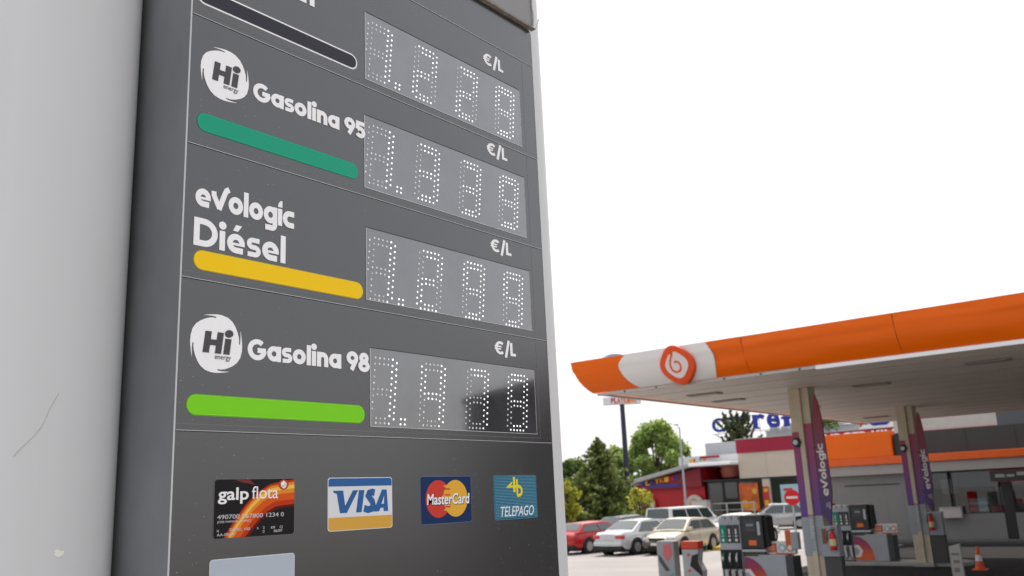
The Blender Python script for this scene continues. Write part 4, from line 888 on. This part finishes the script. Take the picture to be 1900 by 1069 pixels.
# logo: round burst with four flicks
def burst(cu, cz_, R_):
    at_ = lambda a, r_: (cu+R_*r_*cos(R(a)), cz_+R_*r_*sin(R(a)))
    mb = MB(); base = []
    for q in range(4):
        base += [at_(90*q+4+a, r_) for a, r_ in ((0, .842), (8, .862), (16, .878), (26, .895), (38, .930), (50, .968), (62, .985), (76, .975), (88, .962))]
    mb.add([T(cu, cz_, .0011)]+[T(*p, .0011) for p in base], [(0, 1+k, 1+(k+1) % len(base)) for k in range(len(base))])
    for q in range(4):
        o_ = [at_(90*q+4+a, r_) for a, r_ in ((82, .970), (88, .962), (95, .962), (102, .972), (109, .992), (116, 1.025))]
        i_ = [at_(90*q+4+a, r_) for a, r_ in ((82, .88), (88, .878), (95, .905), (102, .935), (109, .972), (115.5, 1.018))]
        for k in range(5): mb.prism([o_[k], o_[k+1], i_[k+1], i_[k]], T, .0002, .00125)
    return mb
for cu, cz_ in ((.111, 3.717), (.111, 2.941)):
    lg = burst(cu, cz_, .0815).build('logo_disc', M_wht, tot, recalc=False)
    dk = mat('logo_charcoal', (.058, .056, .058), .35)
    dz = cz_-3.717
    strokes_mb('Hi', T, .069, .150, 3.690+dz, 3.7475+dz, .0022, W=.27, XH=.74, gap=.10, slant=.10).build('logo_letters', dk, lg)
    text_mb('energy', T, .106, .155, 3.671+dz, 3.6845+dz, .0014, .0020, bold=.0).build('logo_small_word', dk, lg)
# colour bars
def bar(z, u0, u1, col, name, outline=None, hh=.028):
    cap = lambda r_, d: [(u1-d-r_+r_*cos(R(a)), z+r_*sin(R(a))) for a in range(-90, 91, 12)]+[(u0+d+r_+r_*cos(R(a)), z+r_*sin(R(a))) for a in range(90, 271, 12)]
    b = MB().prism(cap(hh, 0), T, .0002, .0008).build('colour_bar', outline or mat(name+'_rim', tuple(c*.75 for c in col), .35, spec=.2), tot)
    k = .005 if outline else .0022
    MB().prism(cap(hh-k, k), T, .0009, .0015).build('bar_fill', mat(name, col, .32, spec=.2), b)
    if not outline:
        n = MB(); A_ = cap(hh-.0032, .0032); B_ = cap(hh-.0040, .0040)
        for i in range(len(A_)): n.prism([A_[i], A_[(i+1) % len(A_)], B_[(i+1) % len(B_)], B_[i]], T, .0015, .0018)
        n.build('bar_outline', mat(name+'_edge', tuple(min(.8, c*1.6+.03) for c in col), .3), b)
bar(3.937, .012, .608, (.03, .03, .04), 'bar_dark', M_wht, .0275); bar(3.554, .027, .610, (.007, .33, .19), 'bar_green', hh=.0275)
bar(3.161, .033, .628, (.90, .57, .0), 'bar_yellow', hh=.0275); bar(2.776, .028, .632, (.19, .62, .010), 'bar_lime', hh=.0275)
# displays: glossy window, four digits of small round lights
M_disp = mat('display_window', (.045, .044, .050), .09, var=.6, vscale=5, bump=.02, bscale=9, spec=1.0, coat=1); M_disp.node_tree.nodes['Principled BSDF'].inputs['Coat IOR'].default_value = 2.0
M_lit = mat('light_on', (.85, .85, .85), .4, emit=((1, 1, 1), .9)); M_off = mat('light_off', (.66, .66, .66), .3, var=.3, vscale=60, spec=.8)
for m_, lo_, hi_ in ((M_lit, .28, .85), (M_off, 0, 0)):
    t_ = m_.node_tree; g_ = t_.nodes.new('ShaderNodeNewGeometry'); mr_ = t_.nodes.new('ShaderNodeMapRange'); b_ = t_.nodes['Principled BSDF']
    t_.links.new(g_.outputs['Random Per Island'], mr_.inputs[0])
    if m_ is M_lit: mr_.inputs[3].default_value = lo_; mr_.inputs[4].default_value = hi_; t_.links.new(mr_.outputs[0], b_.inputs['Emission Strength'])
    else:
        mr_.inputs[3].default_value = .55; mr_.inputs[4].default_value = .95; t_.links.new(mr_.outputs[0], b_.inputs['Base Color'])
SEG = {'a': [(k, 0) for k in (1, 2, 3, 4, 5)]+[(2, .93), (3, .93), (4, .93)],
       'b': [(6, .5+k) for k in range(5)]+[(5, 1+k) for k in range(4)]+[(5, 0)],
       'c': [(6, 5.5+k) for k in range(5)]+[(5, 5+k) for k in range(5)]+[(5, 10.2)],
       'd': [(k, 10.2) for k in (1, 2, 3, 4, 5)]+[(k, 9.45) for k in (2, 3, 4)],
       'e': [(0, 5.5+k) for k in range(5)]+[(1, 6+k) for k in range(4)],
       'f': [(0, .5+k) for k in range(5)]+[(1, 1+k) for k in range(4)],
       'g': [(2, 4.9), (3, 4.9), (4, 4.9), (2, 5.75), (3, 5.75), (4, 5.75), (1, 5)]}
ON = {'1': 'bc', '2': 'abged', '3': 'abcdg', '4': 'fgbc', '7': 'abc', '9': 'abcdfg'}
def dots(lst, m, name, par, u0, zt, umin, seed=0):
    mb = MB(); rn = random.Random(seed)
    for a, b in lst:
        z = zt-b*.0200; u = u0+a*.0186-.10*(zt-z)
        u += rn.uniform(-.0005, .0005); z += rn.uniform(-.0005, .0005)
        if u < umin+.004: continue
        rr = .0033 if m is M_lit else .0034; n = 8
        for h0, h1, r0, r1 in ((.0010, .0020, rr*1.0, rr*.97),):
            vs = [T(u+r0*cos(k*pi/4), z+r0*sin(k*pi/4), h0) for k in range(n)]+[T(u+r1*cos(k*pi/4), z+r1*sin(k*pi/4), h1) for k in range(n)]+[T(u, z, h1+.0008)]
            mb.add(vs, [(k, (k+1) % n, n+(k+1) % n, n+k) for k in range(n)]+[(n+k, n+(k+1) % n, 2*n) for k in range(n)])
    if mb.v: mb.build(name, m, par, recalc=False)['kind'] = 'stuff'
for (z0, z1, u0, u1, num) in ((3.897, 4.145, .644, 1.488, '1229'), (3.512, 3.765, .638, 1.490, '1339'), (3.139, 3.376, .643, 1.493, '1299'), (2.742, 2.985, .656, 1.494, '1479')):
    d = MB().prism([(u0, z0), (u1, z0), (u1, z1), (u0, z1)], T, .0003, .0010).build('price_display', M_disp, tot)
    f = MB(); q = .0014
    f.prism([(u0-q, z0-q), (u1+q, z0-q), (u1+q, z0), (u0-q, z0)], T, .0002, .0022).prism([(u0-q, z0), (u0, z0), (u0, z1), (u0-q, z1)], T, .0002, .0022).prism([(u1, z0), (u1+q*.6, z0), (u1+q*.6, z1), (u1, z1)], T, .0002, .0016)
    f.build('display_edge', M_line, d)
    MB().prism([(u0-q, z1), (u1+q, z1), (u1+q, z1+.002), (u0-q, z1+.002)], T, .0002, .0022).build('display_top_edge', M_dark, d)
    zt = z1-.029
    for i, ch in enumerate(num):
        ua = .659+i*.2267; on = []; off = []
        for s_ in 'abcdefg': (on if s_ in ON[ch] else off).extend(SEG[s_])
        on = [p for p in dict.fromkeys(on)]; off = [p for p in dict.fromkeys(off) if p not in on]
        dots(on, M_lit, 'lit_digit', d, ua, zt, u0, i); dots(off, M_off, 'unlit_dots', d, ua, zt, u0, i)
        if i == 0:
            dots([(7.7, 9.4), (8.7, 9.4), (7.7, 10.2), (8.7, 10.2)], M_lit, 'lit_point', d, ua, zt, u0)
    # unit
    strokes_mb('E/L', T, 1.269, 1.387, z1+.041, z1+.090, .0012, W=.2, gap=.12).build('price_unit', M_wht, tot)

# ------------------------------------------------------------------ card stickers
def sticker(u0, u1, z0, z1, name, col, label=None, rim=True):
    o = MB().prism(rrect(u0, u1, z0, z1, .009), T, .0002, .0008).build('card_sticker', mat(name+'_rim', tuple(min(.8, c*1.5+.12) for c in col), .35), tot)
    MB().prism(rrect(u0+.0014, u1-.0014, z0+.0014, z1-.0014, .008), T, .0009, .0012).build('sticker_field', mat(name, col, .3, spec=.12), o)
    if label: o['label'] = label
    return o
W8 = mat('print_white', (.80, .80, .80), .35)
# fleet card
u0, u1, z0, z1 = .117, .372, 2.437, 2.588
o = sticker(u0, u1, z0, z1, 'card_black', (.012, .011, .012), 'black fleet card sticker with orange swoosh')
def swoosh(w0, w1, col, h, du=0, dz=0, rough=.3):
    cs = [(.165, 2.4385), (.185, 2.465), (.208, 2.492), (.232, 2.517), (.262, 2.541), (.295, 2.557), (.330, 2.562), (.3705, 2.566)]
    Lf, Rt = [], []
    pts = []
    for i in range(len(cs)-1):
        for k in range(4): pts.append((cs[i][0]*(1-k/4)+cs[i+1][0]*k/4+du, cs[i][1]*(1-k/4)+cs[i+1][1]*k/4+dz))
    pts.append((cs[-1][0]+du, cs[-1][1]+dz)); n = len(pts); mb = MB()
    A_, B_ = [], []
    cl = lambda p: (max(u0+.002, min(u1-.002, p[0])), max(z0+.002, min(z1-.002, p[1])))
    for i in range(n):
        p = Vector(pts[i]); d = (Vector(pts[min(i+1, n-1)])-Vector(pts[max(i-1, 0)])).normalized(); nn = Vector((-d.y, d.x)); ww = w0+(w1-w0)*i/(n-1)
        A_.append(cl(p+nn*ww/2)); B_.append(cl(p-nn*ww/2))
    for i in range(n-1): mb.add([T(*A_[i], h), T(*A_[i+1], h), T(*B_[i+1], h), T(*B_[i], h)], [(0, 1, 2, 3)])
    mb.build('swoosh', mat('swoosh%.3f' % col[0]+'%.2f' % col[1], col, .35, spec=.15), o, recalc=False)
swoosh(.060, .074, (.10, .008, .005), .00122, .006, -.016); swoosh(.050, .066, (.45, .035, .006), .0013, .004, -.014); swoosh(.034, .048, (.62, .09, .008), .0014, .003, -.010); swoosh(.016, .028, (.72, .24, .02), .0015, .0, -.002); swoosh(.005, .010, (.80, .50, .08), .0016, .0, .0)
MB().prism([(u0+.062+i, z1-.0022-abs(j)) for i, j in ((0, 0), (.045, 0), (.062, .014), (.040, .010), (.015, .006))], T, .00125, .0014).build('red_glow', mat('glow_dark_red', (.14, .012, .008), .3), o)
text_mb('galp', T, .128, .221, 2.524, 2.566, .0017, .0021, bold=.018).build('card_word', W8, o)
text_mb('flota', T, .231, .315, 2.535, 2.568, .0017, .0021).build('card_word', W8, o)
text_mb('490700 567800 1234 0', T, .128, .335, 2.4865, 2.4975, .0017, .0021).build('card_number', mat('emboss_silver', (.55, .55, .55), .3), o)
text_mb('JOSE MANUEL GOMEZ', T, .128, .231, 2.4755, 2.4825, .0017, .0021).build('card_line', mat('emboss_silver', (0, 0, 0)), o)
for s_, a, b, c, d_ in (('N', .128, .133, 2.4545, 2.4610), ('DIESEL 100', .166, .227, 2.4555, 2.4625), ('A', .249, .2535, 2.4560, 2.4625), ('2', .268, .273, 2.4565, 2.463), ('KM', .294, .306, 2.4555, 2.462), ('CI', .322, .331, 2.4555, 2.462),
                    ('AA-00-00', .128, .180, 2.4445, 2.4515), ('D', .268, .273, 2.4465, 2.453), ('06/07', .303, .331, 2.4460, 2.453)):
    text_mb(s_, T, a, b, c, d_, .0017, .0021).build('card_line', mat('emboss_silver', (0, 0, 0)), o)
bg_ = MB().prism([(.333+.0165*cos(2*pi*i/24), 2.574+.0165*sin(2*pi*i/24)*.84-.003) for i in range(24)], T, .0017, .0022).build('card_badge', mat('badge_brick', (.42, .05, .015), .3), o)
MB().prism([(.333, 2.582), (.343, 2.574), (.341, 2.565), (.334, 2.560), (.325, 2.566), (.323, 2.575)], T, .0023, .0026).build('badge_centre', W8, bg_)
Lf, Rt = ribbon(arc(.333, 2.570, .005, .004, 180, 430, 12), .0014); cu_ = MB()
for i in range(len(Lf)-1): cu_.prism([Lf[i], Lf[i+1], Rt[i+1], Rt[i]], T, .0027, .0029)
cu_.build('badge_curl', mat('badge_brick', (0, 0, 0)), bg_)
# blue / white / gold card
u0, u1 = .489, .742
o = sticker(u0, u1, z0, z1, 'card_white', (.66, .67, .69), 'blue, white and gold card sticker')
MB().prism([(u0+.002, z1-.025), (u1-.002, z1-.025), (u1-.002, z1-.008), (u1-.008, z1-.002), (u0+.008, z1-.002), (u0+.002, z1-.008)], T, .0012, .0016).build('blue_band', mat('visa_blue', (.012, .10, .30), .3), o)
MB().prism([(u0+.002, z0+.038), (u1-.002, z0+.038), (u1-.002, z0+.008), (u1-.008, z0+.002), (u0+.008, z0+.002), (u0+.002, z0+.008)], T, .0012, .0016).build('gold_band', mat('visa_gold', (.62, .34, .045), .3), o)
vz0, vz1 = z0+.050, z1-.037; vm = MB(); fl = lambda P: vm.prism(P, T, .0014, .0018)
k = (vz1-vz0); px = lambda a, b: (u0+.020+a*.215, vz0+b*k)
fl([px(0, 1), px(.17, 1), px(.205, .30), px(.345, 1), px(.44, 1), px(.235, 0), px(.115, 0), px(.06, .86), px(0, .92)])
fl([px(.455, 1), px(.555, 1), px(.50, 0), px(.40, 0)])
Lf, Rt = ribbon([px(.745, .86), px(.70, .90), px(.645, .86), px(.625, .74), px(.66, .60), px(.70, .47), px(.715, .30), px(.685, .14), px(.62, .10), px(.545, .17)], .020)
for i in range(len(Lf)-1): vm.prism([Lf[i], Lf[i+1], Rt[i+1], Rt[i]], T, .0014, .0018+.00002*(i % 3))
fl([px(.72, 0), px(.825, 0), px(.855, .16), px(.91, .16), px(.915, 0), px(1.0, 0), px(.975, 1), px(.885, 1)][::1])
vm.build('card_word', mat('visa_blue', (0, 0, 0)), o)
MB().prism([px(.872, .34), px(.915, .34), px(.925, .72)], T, .0019, .0021).build('letter_gap', mat('card_white', (0, 0, 0)), o)
# navy card with two circles
u0, u1 = .866, 1.110
o = sticker(u0, u1, z0+.001, z1+.001, 'card_navy', (.012, .03, .10), 'navy card sticker with red and yellow circles')
cr_ = .0595; zc = 2.517; ca, cb = .948, 1.030
circ = lambda c: [(c+cr_*cos(2*pi*i/48), zc+cr_*sin(2*pi*i/48)) for i in range(48)]
MB().prism(circ(ca), T, .0012, .0015).build('red_circle', mat('mc_red', (.55, .035, .02), .3), o)
MB().prism(circ(cb), T, .0012, .0019).build('yellow_circle', mat('mc_yellow', (.70, .38, .03), .3), o)
stp = MB(); st2 = MB()
for i in range(9):
    z_ = zc-.038+i*.0095
    if i % 2 == 0: stp.prism([(.973, z_), (1.000, z_), (1.000, z_+.0045), (.973, z_+.0045)], T, .0020, .0022)
    else: st2.prism([(.978, z_), (1.004, z_), (1.004, z_+.0045), (.978, z_+.0045)], T, .0020, .0022)
stp.build('yellow_bar', mat('mc_yellow', (0, 0, 0)), o); st2.build('red_bar', mat('mc_red', (0, 0, 0)), o)
text_mb('MasterCard', T, .8955, 1.1005, 2.4965, 2.5320, .0023, .0026, bold=.03, shear=.1).build('word_shadow', mat('mc_shadow', (.012, .02, .06), .4), o)
text_mb('MasterCard', T, .893, 1.098, 2.4985, 2.5335, .0027, .0031, bold=.018, shear=.1).build('card_word', W8, o)
# teal striped card
u0, u1 = 1.229, 1.475
o = sticker(u0, u1, z0, z1+.002, 'card_teal', (.012, .10, .17), 'teal striped card sticker with yellow emblem')
stp = MB()
for i in range(28):
    z_ = z0+.006+i*.0052
    if z_ < z1-.003: stp.prism([(u0+.004, z_), (u1-.004, z_), (u1-.004, z_+.0015), (u0+.004, z_+.0015)], T, .0012, .0014)
stp.build('stripes', mat('tp_stripe', (.16, .36, .46), .3), o)
e = MB(); uc = 1.345
e.prism([(uc-.008, z1-.004), (uc+.004, z1-.004), (uc+.004, z1-.058), (uc-.008, z1-.058)], T, .0015, .0021)
e.prism([(uc+.009, z1-.012), (uc+.019, z1-.012), (uc+.019, z1-.066), (uc+.009, z1-.066)], T, .0015, .0022)
e.prism([(uc-.05, z1-.042), (uc-.018, z1-.022), (uc-.008, z1-.022), (uc-.022, z1-.033), (uc+.02, z1-.033), (uc+.02, z1-.042)], T, .0015, .0023)
Lf, Rt = ribbon([(uc+.018, z1-.0375)]+arc(uc+.022, z1-.0535, .018, .016, 88, -90, 12)+[(uc+.012, z1-.0695)], .010)
for i in range(len(Lf)-1): e.prism([Lf[i], Lf[i+1], Rt[i+1], Rt[i]], T, .0015, .0024+.00002*(i % 2))
e.build('emblem', mat('tp_yellow', (.72, .62, .02), .35), o)
text_mb('TELEPAGO', T, 1.262, 1.452, z0+.010, z0+.045, .0015, .0021, bold=.004, shear=.25).build('card_word', mat('tp_white', (.70, .78, .82), .35), o)
# blank pale sticker
sticker(.111, .374, 2.237, 2.388, 'card_blank', (.42, .47, .53), 'blank pale blue sticker below the black card')
